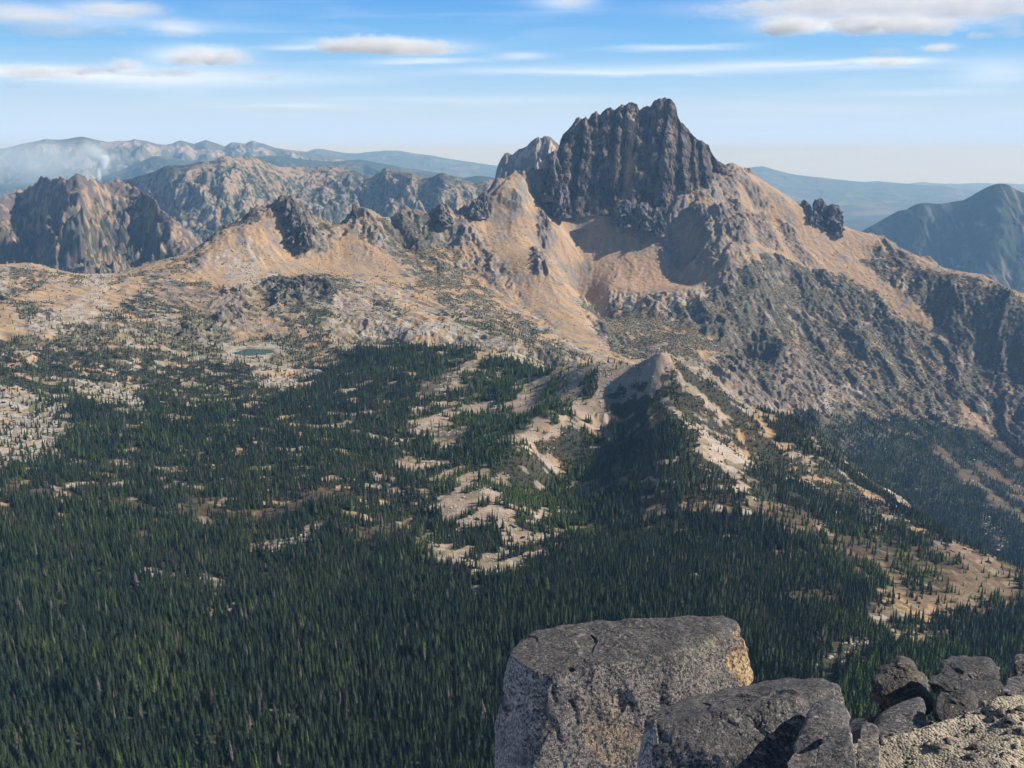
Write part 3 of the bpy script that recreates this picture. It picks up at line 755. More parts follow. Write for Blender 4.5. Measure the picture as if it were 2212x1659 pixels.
colr = lay(colr, c3(.36, .26, .18), smooth(.22, .04, v + .16 * n_) * smooth(1450, 1500, pxn) * .85)
cb = np.broadcast_to(c3(.12, .115, .11), Vb.shape)
mountain = bpy.data.objects['mountain']
rock_mat = land_material('dark_crag_rock', .42, .25, 1.6, 3.0)
tw = mesh_from('rock_tower', Vt.reshape(-1, 3), grid_faces(nv + nb, nu), np.concatenate([colr, cb], 0).reshape(-1, 3), rock_mat)
tw.parent = mountain; tw['label'] = 'dark ribbed summit tower of the massif'


def crag(px, ptop, pbot, R, wpx, seed, lean=0.0, tone=0, deep=1.0):
    """a knob of bare rock standing out of the slope: a displaced column with a rounded, broken top"""
    ptop = ptop + (pbot - ptop) * (.22 if px > 1540 and not 1730 < px < 1802 else 0); top = at(px, ptop, R); bot = at(px, pbot, R); hw = wpx / FOC * R * .5; hh = float(top[2] - bot[2]) + 12
    na, nz = 90, 60
    th = np.linspace(0, 2 * np.pi, na, endpoint=False)[None, :]; t_ = np.linspace(0, 1, nz)[:, None]
    prof = np.where(t_ < .72, 1.25 - .45 * t_ / .72, .80 * np.sqrt(np.clip(1 - ((t_ - .72) / .28) ** 2, 0, 1)))
    z0 = bot[2] - 12
    zz_ = z0 + hh * t_ ** .95 + 0 * th
    X_ = top[0] + hw * prof * np.cos(th) + lean * hh * (t_ - 1)
    Y_ = top[1] + hw * deep * 1.15 * prof * np.sin(th) - hh * .35 * (1 - t_)
    s_ = hw / 20
    n1 = fbm3(X_ / (16 * s_) + seed, Y_ / (16 * s_), zz_ / (46 * s_), 4, seed, .55)
    k = 1 + (.5 * n1 + .16 * fbm3(X_ / (6 * s_), Y_ / (6 * s_) + seed, zz_ / (9 * s_), 3, seed + 3, .6)) * smooth(0, .15, t_)
    X_ = top[0] + (X_ - top[0]) * k; Y_ = top[1] + (Y_ - top[1]) * k
    zz_ = zz_ + 6.5 * s_ * perlin2(X_ / (9 * s_) + seed, Y_ / (9 * s_), seed + 5) * smooth(.3, 1, t_)
    Vc = np.stack([X_, Y_, zz_], -1).reshape(-1, 3)
    idx = np.arange(na * nz).reshape(nz, na); nx = np.roll(idx, -1, 1)
    Fc = np.stack([idx[:-1], nx[:-1], nx[1:], idx[1:]], -1).reshape(-1, 4)
    m_ = fbm3(X_ / 12, Y_ / 12, zz_ / 25, 3, seed + 9)
    cl = np.broadcast_to(c3(.12, .115, .115) if not tone else c3(.22, .19, .16), X_.shape + (3,)).copy()
    cl = lay(cl, c3(.24, .20, .16), smooth(0, .5, m_)); cl = lay(cl, c3(.06, .06, .065), smooth(.1, .5, -m_))
    o = mesh_from('rock_outcrop', Vc, Fc, cl.reshape(-1, 3), rock_mat); o.parent = mountain
    return o


CR = [(1195, 328, 425, 3150, 34, 1, 0.06), (1215, 400, 460, 3090, 30, 3, 0),
      (1738, 433, 500, 3430, 26, 4, -.1), (1770, 430, 505, 3420, 34, 5, 0), (1800, 441, 508, 3415, 38, 6, .05), (1758, 455, 520, 3380, 34, 61, 0),
      (627, 422, 478, 2775, 28, 7, .05), (640, 452, 520, 2740, 30, 8, .1), (662, 478, 525, 2705, 22, 9, 0),
      (768, 441, 475, 2850, 18, 11, 0), (954, 442, 478, 2905, 34, 12, 0), (1030, 432, 462, 2970, 30, 14, 0), (1046, 414, 458, 3000, 20, 15, 0),
      (1350, 434, 478, 3090, 50, 18, 0), (1388, 440, 486, 3080, 40, 19, 0), (1418, 452, 500, 3070, 26, 21, 0)]
for c_ in CR: crag(*c_)
print('tower', round(time.time() - T0, 1))


# ------------------------------------------------------------------ the ranges beyond
def massif(name, label, sky_pts, R_front, R_back, slope, colorf, rough=1.0, res=0.001, dr=5.0, seed=1, gully=120, gdir=0.0, back=0.5, mat=None, crest=4.0, curve=0.0, gamp=30, crag_amp=0, yst=5.0, cr0=.35):
    P = np.array(sky_pts, float)
    a = np.array([px2ang(p, q_)[0] for p, q_ in zip(P[:, 0], P[:, 1])]); e = np.array([px2ang(p, q_)[1] for p, q_ in zip(P[:, 0], P[:, 1])])
    cols = np.arange(a[0], a[-1], res); rws = [R_front]
    while rws[-1] < R_back: rws.append(rws[-1] + dr)
    rws = np.array(rws); RR_, AA_ = np.meshgrid(rws, cols, indexing='ij')
    Rr = np.interp(AA_, a, P[:, 2]); zr = np.interp(AA_, a, np.tan(e) * P[:, 2])
    x = np.sin(AA_) * RR_; y = np.cos(AA_) * RR_
    d = Rr - RR_
    wob = gully * .6 * fbm(x / (gully * 5), y / (gully * 5), 3, seed)
    spur = ridged((x + gdir * y) / (gully * 2.6) + .8 * fbm(x / (gully * 2.2), y / (gully * 2.2), 3, seed + 7), y / (gully * yst), 4, seed + 2, .55) - 1.4
    f = np.where(d > 0, d, -d)
    z = np.where(d > 0, zr - slope * d + curve * d * d, zr + back * d)
    on = smooth(0, gully * 1.6, f)
    gx = -gdir * np.ones_like(x); gy = np.where(d > 0, 1.0, -1.0) * np.ones_like(x)
    er = erosion(x + wob, y + wob * .7, gx + .5 * perlin2(x / gully / 2, y / gully / 2, seed + 3), gy, gully, 4, seed + 20, .55)
    z = z + on * (gamp * spur * 1.5 + gamp * .55 * er * rough) + crest * rough * fbm(x / (gully * .24), y / (gully * .24), 4, seed + 4, .6) * (cr0 + (1 - cr0) * on)
    z = z + on * gamp * .5 * fbm(x / gully, y / gully, 4, seed + 9, .55)
    if crag_amp: z = z + (.3 + .7 * on) * crag_amp * .32 * (ridged(x / 24, y / 24, 3, seed + 14, .6) - 1.3)
    if crag_amp: z = z + on * crag_amp * (ridged(x / 75 + .3 * fbm(x / 60, y / 60, 2, seed + 12), y / 75, 4, seed + 11, .6) - 1.4)
    col = colorf(x, y, z, d, er, spur, seed)
    return mesh_from(name, np.stack([x, y, z], -1).reshape(-1, 3), grid_faces(*x.shape), col.reshape(-1, 3), mat), (x, y, z)


def col_craggy(x, y, z, d, er, sp, s):
    n = .6 * fbm(x / 80, y / 80, 4, s + 31, .6) + .6 * fbm(x / 22, y / 22, 3, s + 35, .6); n2 = fbm(x / 22, y / 22, 4, s + 33, .65)
    c = np.broadcast_to(c3(.13, .11, .10), x.shape + (3,)).copy()
    c = lay(c, c3(.33, .245, .16), smooth(.05, .4, n + .25 * er)); c = lay(c, c3(.10, .095, .095), smooth(.0, .4, -n + .3 * n2) * .7)
    c = lay(c, SHRUB, smooth(.05, .2, n2 + .3 * n) * .85 * smooth(60, 200, d)); return c


def col_pale(x, y, z, d, er, sp, s):
    n = fbm(x / 50, y / 50, 4, s + 31, .6)
    c = np.broadcast_to(c3(.20, .17, .15), x.shape + (3,)).copy()
    return lay(c, c3(.46, .38, .31), smooth(.0, .3, n + .3 * er))


def col_mid(x, y, z, d, er, sp, s):
    n = fbm(x / 220, y / 220, 4, s + 31, .6); n2 = fbm(x / 34, y / 34, 4, s + 33, .7)
    c = np.broadcast_to(c3(.30, .235, .175), x.shape + (3,)).copy()
    c = lay(c, c3(.21, .19, .165), smooth(.0, .4, n))
    c = lay(c, SHRUB, smooth(-.12, .12, n2 + .35 * n - .25 * er + .25 * smooth(0, 900, d) - .14) * .92); return c


def col_forest(x, y, z, d, er, sp, s):
    n = fbm(x / 300, y / 300, 4, s + 31, .6)
    st = fbm((x) / 90, y / 900, 4, s + 41, .6)
    c = np.broadcast_to(c3(.04, .055, .04), x.shape + (3,)).copy()
    c = lay(c, c3(.26, .22, .18), smooth(.22, .45, st + .3 * n - .1) * .75); return c


def col_far(x, y, z, d, er, sp, s):
    n = fbm(x / 700, y / 700, 4, s + 31, .6)
    c = np.broadcast_to(c3(.10, .11, .09), x.shape + (3,)).copy()
    c = lay(c, c3(.30, .26, .22), smooth(.0, .4, n + .2 * er)); return c


def col_farforest(x, y, z, d, er, sp, s):
    c = np.broadcast_to(c3(.045, .06, .045), x.shape + (3,)).copy()
    return lay(c, c3(.14, .13, .10), smooth(.2, .6, fbm(x / 900, y / 900, 4, s + 31, .6)))


far_mat = land_material('far_ground', .25, .15, 6.0, 14.0)
def ST(o, lb): return tag(o, lb, None, None, 'structure')


left_sky = [(-420, 470), (-200, 440), (0, 430), (22, 420), (43, 411), (62, 402), (80, 391), (90, 381), (97, 378), (106, 385), (113, 389), (122, 384), (130, 383), (140, 386), (150, 385), (162, 378), (173, 379), (185, 384), (200, 391), (210, 388), (217, 395), (228, 393), (236, 398), (243, 393), (252, 387), (260, 388), (270, 394), (283, 400), (300, 411), (320, 421), (337, 434), (347, 450), (367, 467), (400, 493), (430, 512), (445, 535), (520, 600)]
o, left_g = massif('craggy_mountain', '', [(a_, b_, 4550 + 120 * math.sin(a_ * .03) - max(0, a_ - 300) * 2.2) for a_, b_ in left_sky], 3450, 4900, .72, col_craggy, .6, .00095, 4.0, 11, 165, -.9, .6, rock_mat, 24, .00018, 52, 30, 3.0, .8)
ST(o, 'dark craggy ridge with serrated crest behind the left hillside')
mid_sky = [(180, 400), (240, 395), (273, 387), (300, 380), (333, 370), (350, 361), (367, 356), (395, 357), (420, 353), (437, 347), (452, 348), (467, 345), (475, 338), (483, 335), (500, 338), (517, 338), (535, 338), (550, 340), (566, 347), (583, 353), (600, 359), (617, 360), (640, 361), (667, 360), (690, 360), (710, 357), (737, 362), (750, 365), (774, 370), (785, 378), (797, 378), (808, 379), (820, 372), (828, 364), (834, 362), (843, 366), (854, 368), (870, 370), (884, 372), (898, 378), (910, 382), (925, 384), (937, 380), (948, 374), (957, 373), (970, 377), (990, 384), (1005, 390), (1020, 395), (1030, 396), (1044, 391), (1067, 387), (1100, 392), (1200, 420)]
o, _ = massif('mountain', '', [(a_, b_, 7600 + 350 * math.sin(a_ * .011)) for a_, b_ in mid_sky], 5600, 8300, .42, col_mid, 1.0, .0009, 8.0, 23, 170, .25, .5, far_mat, 6, 0, 38)
ST(o, 'brown scrubby mountain ridge in the middle distance left of the tower')
twin = [(1040, 430), (1058, 405), (1068, 388), (1072, 368), (1077, 353), (1085, 338), (1092, 329), (1099, 330), (1107, 334), (1115, 326), (1120, 322), (1130, 319), (1137, 316), (1147, 305), (1157, 297), (1165, 295), (1171, 298), (1175, 293), (1187, 293), (1192, 297), (1197, 303), (1205, 310), (1215, 316), (1240, 330), (1300, 380)]
o, _ = massif('twin_peak', '', [(a_, b_, 4700) for a_, b_ in twin], 4300, 4950, 1.25, col_pale, 1.2, .0005, 3.0, 37, 45, -.3, 1.2, rock_mat, 4, .0009, 22, 9)
ST(o, 'small pale double-topped peak just behind the left shoulder of the tower')
blue = [(1780, 560), (1830, 520), (1871, 493), (1885, 486), (1901, 477), (1920, 466), (1941, 455), (1958, 452), (1970, 445), (1981, 440), (1995, 438), (2008, 438), (2025, 440), (2041, 438), (2060, 435), (2081, 432), (2095, 425), (2108, 417), (2120, 410), (2134, 403), (2148, 398), (2161, 396), (2172, 397), (2181, 400), (2195, 409), (2208, 415), (2230, 417), (2300, 430), (2400, 420), (2600, 460), (2700, 500)]
o, _ = massif('mountain', '', [(a_, b_, 9800) for a_, b_ in blue], 7600, 10400, .62, col_forest, .5, .0009, 9.0, 41, 260, -.2, .4, far_mat, 5, 0, 50)
ST(o, 'blue forested mountain with pale gullies at the right edge')
F1 = [(-420, 330), (-200, 318), (0, 322), (60, 308), (100, 300), (130, 302), (160, 297), (180, 295), (200, 300), (230, 306), (260, 304), (283, 303), (290, 300), (300, 302), (318, 304), (333, 309), (345, 312), (360, 312), (375, 309), (382, 305), (390, 303), (400, 306), (420, 310), (432, 306), (445, 302), (456, 306), (470, 310), (485, 316), (498, 308), (510, 307), (530, 310), (537, 306), (545, 303), (556, 307), (570, 310), (585, 316), (600, 320), (650, 326), (700, 334), (740, 341), (760, 346), (800, 352), (860, 362), (930, 375), (1000, 392)]
o, _ = massif('distant_range', '', [(a_, b_, 21000) for a_, b_ in F1], 15500, 23500, .14, col_far, .8, .0007, 60.0, 53, 700, .3, .15, far_mat, 22, 0, 100)
ST(o, 'hazy blue range with several rounded summits behind the smoke')
F2 = [(-420, 420), (-100, 405), (0, 398), (120, 392), (200, 388), (260, 368), (300, 350), (333, 337), (356, 336), (380, 342), (420, 352), (480, 352), (540, 338), (600, 336), (660, 345), (720, 349), (775, 344), (820, 352), (860, 360), (900, 366), (950, 374), (1000, 384), (1060, 392)]
o, _ = massif('distant_hills', '', [(a_, b_, 16500) for a_, b_ in F2], 12500, 18000, .16, col_farforest, .6, .0008, 50.0, 59, 500, .2, .15, far_mat, 10, 0, 60)
ST(o, 'darker wooded foothills in front of the hazy blue range')
F3 = [(560, 345), (640, 332), (667, 326), (680, 321), (700, 322), (720, 326), (745, 330), (770, 331), (800, 328), (830, 325), (860, 325), (880, 328), (900, 332), (930, 335), (960, 341), (990, 346), (1020, 350), (1045, 354), (1070, 357), (1200, 372), (1400, 380), (1560, 372), (1600, 365), (1618, 362), (1633, 360), (1648, 359), (1660, 362), (1675, 367), (1700, 373), (1725, 378), (1750, 381), (1775, 383), (1805, 387), (1835, 390), (1870, 393), (1908, 392), (1930, 394), (1958, 397), (2000, 400), (2041, 402), (2091, 412), (2200, 425), (2600, 430)]
o, _ = massif('distant_range', '', [(a_, b_, 33000) for a_, b_ in F3], 27000, 36000, .09, col_farforest, .5, .0008, 90.0, 67, 900, .2, .1, far_mat, 18, 0, 60)
ST(o, 'faintest pale blue range on the horizon either side of the tower')
F4 = [(960, 400), (985, 390), (1010, 383), (1030, 380), (1050, 381), (1075, 385), (1120, 400)]
o, _ = massif('distant_hill', '', [(a_, b_, 12500) for a_, b_ in F4], 10500, 13500, .25, col_farforest, .4, .0008, 40.0, 71, 400, .2, .2, far_mat, 6, 0, 30)
ST(o, 'small dark blue hill peeping over the saddle left of the double-topped peak')
# the low country under it all
aa = np.linspace(D(-60), D(60), 320); rr = np.geomspace(3300, 50000, 240); RL, AL = np.meshgrid(rr, aa, indexing='ij')
x = np.sin(AL) * RL; y = np.cos(AL) * RL
z = -1250 + 160 * fbm(x / 2500, y / 2500, 4, 401) * smooth(3500, 9000, RL) - 60
c = np.broadcast_to(c3(.05, .06, .045), x.shape + (3,)).copy(); c = lay(c, c3(.16, .14, .10), smooth(0, .5, fbm(x / 1500, y / 1500, 4, 404)))
ST(mesh_from('terrain', np.stack([x, y, z], -1).reshape(-1, 3), grid_faces(*x.shape), c.reshape(-1, 3), far_mat), 'low hazy country between the ranges')
print('ranges', round(time.time() - T0, 1))


# ------------------------------------------------------------------ trees
def tree_mat(name, base, var):
    m, t, out = new_mat(name)
    oi = t.node('ShaderNodeObjectInfo'); pos = t.node('ShaderNodeNewGeometry').outputs['Position']
    r = oi.outputs['Random']
    n = t.noise(pos, 1 / 70, 2, .5)
    f = t.math('ADD', t.math('MULTIPLY', t.math('POWER', r, 1.6), .55), t.ramp(n, [(.38, 0.), (.68, .55)]), clamp=True)
    col = t.mix(f, base, var)
    col = t.mix(t.math('GREATER_THAN', r, .972), col, (.13, .11, .09))      # a few dead grey ones
    p = t.node('ShaderNodeBsdfPrincipled', ins={'Base Color': col, 'Roughness': .8, 'Specular IOR Level': .15})
    t.l.new(p.outputs[0], out.inputs[0]); return m


def conifer_mesh(name, seed, tiers, pts, rad, mat, bark, ragged=.35, taper=1.0, gap=0.0):
    """unit-height conifer: trunk and drooping whorls of pointed boughs"""
    r_ = random.Random(seed); V = []; F = []; MI = []
    def add(vs, fs, mi):
        b = len(V); V.extend(vs)
        for f in fs: F.append([i + b for i in f]); MI.append(mi)
    n = 5
    add([(math.cos(i / n * 6.283) * .018 * (1 if k == 0 else .15), math.sin(i / n * 6.283) * .018 * (1 if k == 0 else .15), 0 if k == 0 else .93) for k in (0, 1) for i in range(n)],
        [(i, (i + 1) % n, n + (i + 1) % n) for i in range(n)] + [(i, n + (i + 1) % n, n + i) for i in range(n)], 1)
    for k in range(tiers):
        t = k / (tiers - 1); z = .07 + .86 * t; rr_ = rad * ((1 - t) ** taper * .92 + .05) * r_.uniform(.82, 1.12); h = (.86 / tiers) * 1.9 * (1.1 - .4 * t)
        off = r_.random() * 6.28; vs = [(r_.uniform(-.004, .004), r_.uniform(-.004, .004), min(1.0, z + h))]; m_ = pts * 2
        for i in range(m_):
            a = off + i / m_ * 6.283; q = rr_ * (r_.uniform(1 - ragged, 1.08) if i % 2 == 0 else r_.uniform(.38, .6)); zz2 = z - (.30 * q if i % 2 == 0 else -.12 * q) + r_.uniform(-.01, .01)
            vs.append((math.cos(a) * q, math.sin(a) * q, zz2))
        add(vs, [(0, 1 + i, 1 + (i + 1) % m_) for i in range(m_)], 0)
    me = bpy.data.meshes.new(name); me.from_pydata(V, [], F); me.materials.append(mat); me.materials.append(bark)
    me.polygons.foreach_set('material_index', MI); me.update()
    return me


def shrub_mesh(name, seed, mat):
    r_ = random.Random(seed); bm = bmesh.new()
    for k in range(5):
        c = Vector((r_.uniform(-.35, .35), r_.uniform(-.35, .35), r_.uniform(.1, .3)))
        res = bmesh.ops.create_icosphere(bm, subdivisions=1, radius=r_.uniform(.25, .42))
        for v in res['verts']: v.co = c + Vector((v.co.x, v.co.y, v.co.z * 1.1)) * r_.uniform(.65, 1.3)
    me = bpy.data.meshes.new(name); bm.to_mesh(me); bm.free(); me.materials.append(mat); return me


m_spruce = tree_mat('spruce_needles', (.010, .024, .017, 1), (.052, .074, .028, 1))
m_larch = tree_mat('larch_needles', (.042, .082, .018, 1), (.095, .130, .026, 1))
m_shrub = tree_mat('shrub_needles', (.014, .028, .018, 1), (.034, .052, .022, 1))
m_bark, t, out = new_mat('conifer_bark')
p = t.node('ShaderNodeBsdfPrincipled', ins={'Base Color': t.mix(t.noise(t.node('ShaderNodeNewGeometry').outputs['Position'], 3., 3), (.10, .08, .06), (.20, .18, .15)), 'Roughness': .9}); t.l.new(p.outputs[0], out.inputs[0])
def proto_coll(nm, meshes):
    c = bpy.data.collections.new(nm)
    for i, me in enumerate(meshes): c.objects.link(bpy.data.objects.new(me.name, me))
    return c
sp_near = [conifer_mesh('conifer', s, 15, 7, r, m_spruce, m_bark, .4, tp) for s, r, tp in ((1, .125, .9), (2, .15, 1.), (3, .105, .8), (4, .17, 1.1))]
la_near = [conifer_mesh('larch', s, 12, 7, r, m_larch, m_bark, .5, tp) for s, r, tp in ((5, .19, .8), (6, .22, .9), (7, .17, .8))]
sp_far = [conifer_mesh('conifer_far', s, 7, 5, r, m_spruce, m_bark, .35, tp) for s, r, tp in ((11, .14, .9), (12, .17, 1.), (13, .12, .8))]
la_far = [conifer_mesh('larch_far', s, 6, 5, r, m_larch, m_bark, .4, tp) for s, r, tp in ((15, .20, .8), (16, .24, .9))]
shr = [shrub_mesh('shrub', s, m_shrub) for s in (21, 22, 23)]

# candidate spots: jittered world grid, kept where the cover map says so
def spots(r0, r1, st, seed):
    g = np.random.default_rng(seed)
    xs = np.arange(-r1 * .58, r1 * .58, st); ys = np.arange(r0 * .8, r1, st); x, y = np.meshgrid(xs, ys); x = x.ravel() + g.uniform(-.5, .5, x.size) * st; y = y.ravel() + g.uniform(-.5, .5, y.size) * st
    r = np.hypot(x, y); a = np.arctan2(x, y); k = (r > r0) & (r < r1) & (np.abs(a) < D(30.5)); return x[k], y[k], g


def visible(x, y, z, top):
    """rough line-of-sight test against the land, so hidden back slopes are not planted"""
    ok = np.ones(x.shape, bool)
    for f in np.linspace(.35, .985, 34): ok &= (BASE.bil(x * f, y * f) < (z + top) * f + 10)
    return ok


trees = {'s': [], 'l': [], 'b': []}
for r0, r1, st in ((520, 1100, 4.0), (1100, 1800, 4.9), (1800, 2500, 5.6), (2500, 3500, 5.6)):
    x, y, g = spots(r0, r1, st, int(r0))
    c_, f_, o_, s_, p_, ru_ = cover(x, y)
    r = np.hypot(x, y); A = np.arctan2(x, y)
    sl = np.hypot(GRX.bil(x, y), GRY.bil(x, y))
    u_ = g.random(x.size)
    lake_ok = ((x - LAKE[0]) / 58) ** 2 + ((y - LAKE[1]) / 54) ** 2 > 1
    dens = c_ * np.where(f_ > .4, .96, .80)
    stray = .05 * (s_ < .3) + .055 * (r < 1900) + .02 * (r > 2000) + .004
    k = (u_ < np.maximum(dens, stray)) & lake_ok
    x, y, r, A, f_, o_, s_, c_, u_, sl = [q_[k] for q_ in (x, y, r, A, f_, o_, s_, c_, u_, sl)]
    zb = BASE.bil(x, y); k = visible(x, y, zb, 14)
    x, y, r, A, f_, o_, s_, c_, sl = [q_[k] for q_ in (x, y, r, A, f_, o_, s_, c_, sl)]
    z = height(x, y, False)
    n = x.size; rnd = g.random(n); rnd2 = g.random(n)
    # larches: by clumps, mostly round the scree apron and on the right-hand meadow
    lf = fbm(x / 120, y / 120, 3, 501, .6)
    apr = smooth(D(-6), D(-2), A) * smooth(D(8), D(3), A) * smooth(1000, 1150, r) * smooth(1900, 1700, r)
    rgt = smooth(D(17), D(21), A) * smooth(1500, 1200, r)
    pl = np.clip((.05 + .14 * smooth(0, .4, lf)) * (.3 + .7 * smooth(820, 1000, r)) + .72 * apr + .75 * rgt * smooth(-.35, .15, lf), 0, .9)
    larch = rnd < pl
    hgt = (8.5 + 7.0 * rnd2 ** 1.6 - 4 * (g.random(n) < .3) * rnd2) * np.where(f_ > .4, 1.0, .66) * (1 - .42 * smooth(1900, 2600, r)) * (1 - .4 * smooth(.45, .8, sl))
    hgt = hgt * (1 + .38 * smooth(950, 650, r)) * (1 + .30 * fbm(x / 34, y / 34, 3, 511))
    deep = smooth(D(12), D(16), A) * smooth(1700, 2000, r) * (f_ > .3)
    hgt = hgt * (1 + .5 * deep)
    shrub = (~larch) & ((f_ < .3) & (rnd2 < np.where(r > 2200, .75, .35)))
    for key, mk in (('s', (~larch) & ~shrub), ('l', larch & ~shrub), ('b', shrub)):
        trees[key].append(np.stack([x, y, z, hgt, r], -1)[mk])
trees = {k: np.concatenate(v) for k, v in trees.items()}
print('trees', {k: len(v) for k, v in trees.items()}, round(time.time() - T0, 1))


def project(P):
    c, s = math.cos(PITCH), math.sin(PITCH)
    f = P[:, 1] * c - P[:, 2] * s; u_ = P[:, 1] * s + P[:, 2] * c
    return W / 2 + FOC * P[:, 0] / f, H / 2 - FOC * u_ / f


def scatter(name, label, P, coll, width=(1, 1), flat=False, seed=3):
    """one stuff object: points carrying instances of a few tree shapes"""
    g = np.random.default_rng(seed); n = len(P)
    me = bpy.data.meshes.new(name); me.vertices.add(n); me.vertices.foreach_set('co', np.ascontiguousarray(P[:, :3] - [0, 0, .4], np.float32).ravel())
    sc = me.attributes.new('scl', 'FLOAT_VECTOR', 'POINT'); wd = g.uniform(width[0], width[1], n)
    S = np.stack([P[:, 3] * wd, P[:, 3] * wd, P[:, 3] * (.62 if flat else 1)], -1).astype(np.float32); sc.data.foreach_set('vector', S.ravel())
    ro = me.attributes.new('rot', 'FLOAT_VECTOR', 'POINT'); Rv = np.stack([g.normal(0, .03, n), g.normal(0, .03, n), g.uniform(0, 6.28, n)], -1).astype(np.float32); ro.data.foreach_set('vector', Rv.ravel())
    ob = bpy.data.objects.new(name, me); C.objects.link(ob)
    ng = bpy.data.node_groups.new(name, 'GeometryNodeTree'); ng.interface.new_socket('Geometry', in_out='INPUT', socket_type='NodeSocketGeometry'); ng.interface.new_socket('Geometry', in_out='OUTPUT', socket_type='NodeSocketGeometry')
    N_ = ng.nodes; L_ = ng.links; gi = N_.new('NodeGroupInput'); go = N_.new('NodeGroupOutput')
    m2p = N_.new('GeometryNodeMeshToPoints'); iop = N_.new('GeometryNodeInstanceOnPoints'); ci = N_.new('GeometryNodeCollectionInfo')
    ci.inputs['Collection'].default_value = coll; ci.inputs['Separate Children'].default_value = True; ci.inputs['Reset Children'].default_value = True
    iop.inputs['Pick Instance'].default_value = True
    rv = N_.new('FunctionNodeRandomValue'); rv.data_type = 'INT'; rv.inputs[4].default_value = 0; rv.inputs[5].default_value = len(coll.objects) - 1
    a1 = N_.new('GeometryNodeInputNamedAttribute'); a1.data_type = 'FLOAT_VECTOR'; a1.inputs[0].default_value = 'scl'
    a2 = N_.new('GeometryNodeInputNamedAttribute'); a2.data_type = 'FLOAT_VECTOR'; a2.inputs[0].default_value = 'rot'
    e2r = N_.new('FunctionNodeEulerToRotation')
    L_.new(gi.outputs[0], m2p.inputs[0]); L_.new(m2p.outputs[0], iop.inputs['Points']); L_.new(ci.outputs[0], iop.inputs['Instance'])
    L_.new(rv.outputs[2], iop.inputs['Instance Index']); L_.new(a1.outputs[0], iop.inputs['Scale']); L_.new(a2.outputs[0], e2r.inputs[0]); L_.new(e2r.outputs[0], iop.inputs['Rotation'])
    L_.new(iop.outputs[0], go.inputs[0])
    md = ob.modifiers.new('scatter', 'NODES'); md.node_group = ng
    return tag(ob, label, None, None, 'stuff')


def individuals(P, meshes, name, label, cat, group, n, win):
    """the n trees that show largest in the picture, each an object of its own; returns the rest"""
    tops = P[:, :3].copy(); tops[:, 2] += P[:, 3] * .6
    qx, qy = project(tops)
    ok = win(qx, qy)
    size = np.where(ok, P[:, 3] / P[:, 4], 0)
    idx = np.argsort(-size)[:n]; idx = idx[size[idx] > 0]
    g = random.Random(5)
    for j in idx:
        o = bpy.data.objects.new(name, g.choice(meshes)); C.objects.link(o)
        o.location = (P[j, 0], P[j, 1], P[j, 2] - .4); s = P[j, 3]; wv = g.uniform(1.0, 1.6); o.scale = (s * wv, s * wv, s); o.rotation_euler = (g.gauss(0, .025), g.gauss(0, .025), g.uniform(0, 6.28))
        tag(o, label, cat, group)
    m_ = np.ones(len(P), bool); m_[idx] = False; return P[m_]


def open_frame(qx, qy):
    """inside the picture and not behind the summit boulders"""
    inside = (qx > 8) & (qx < 2204) & (qy > 20) & (qy < 1650)
    b = (qx > 1050) & (qy > 1500) | (qx > 1090) & (qx < 1650) & (qy > 1330) | (qx > 1650) & (qy > 1470) | (qx > 1880) & (qy > 1420)
    return inside & ~b


S_rest = individuals(trees['s'], sp_near, 'conifer_tree', 'dark narrow conifer in the nearest rows of dense forest along the bottom edge', 'tree', 'nearest conifers on the valley floor', 300, lambda a, b: open_frame(a, b) & (a < 1060))
L_rest = individuals(trees['l'], la_near, 'larch_tree', 'bright yellow-green larch standing out among the darker conifers of the valley floor', 'tree', 'nearest larches on the valley floor', 200, open_frame)
PSn, PSf = proto_coll('conifer shapes', sp_near), proto_coll('far conifer shapes', sp_far)
PLn, PLf = proto_coll('larch shapes', la_near), proto_coll('far larch shapes', la_far)
PB_ = proto_coll('shrub shapes', shr)
k = S_rest[:, 4] < 1250
scatter('forest', 'dense dark conifer forest on the near valley floor', S_rest[k], PSn, (1.1, 1.9), False, 1)
scatter('forest', 'distant conifers dotted over the bench, the slopes and the deep valley', S_rest[~k], PSf, (1.2, 2.1), False, 2)
k = L_rest[:, 4] < 1250
scatter('forest', 'bright green larches mixed through the near forest and right-hand meadow', L_rest[k], PLn, (1., 1.5), False, 3)
scatter('forest', 'bright green larches along the scree aprons and benches', L_rest[~k], PLf, (1., 1.5), False, 4)
B_ = trees['b'].copy(); B_[:, 3] = np.clip(B_[:, 3] * .62, 3.0, 7)
scatter('undergrowth', 'dark low shrubs speckling the stony slopes', B_, PB_, (1.1, 1.9), True, 5)

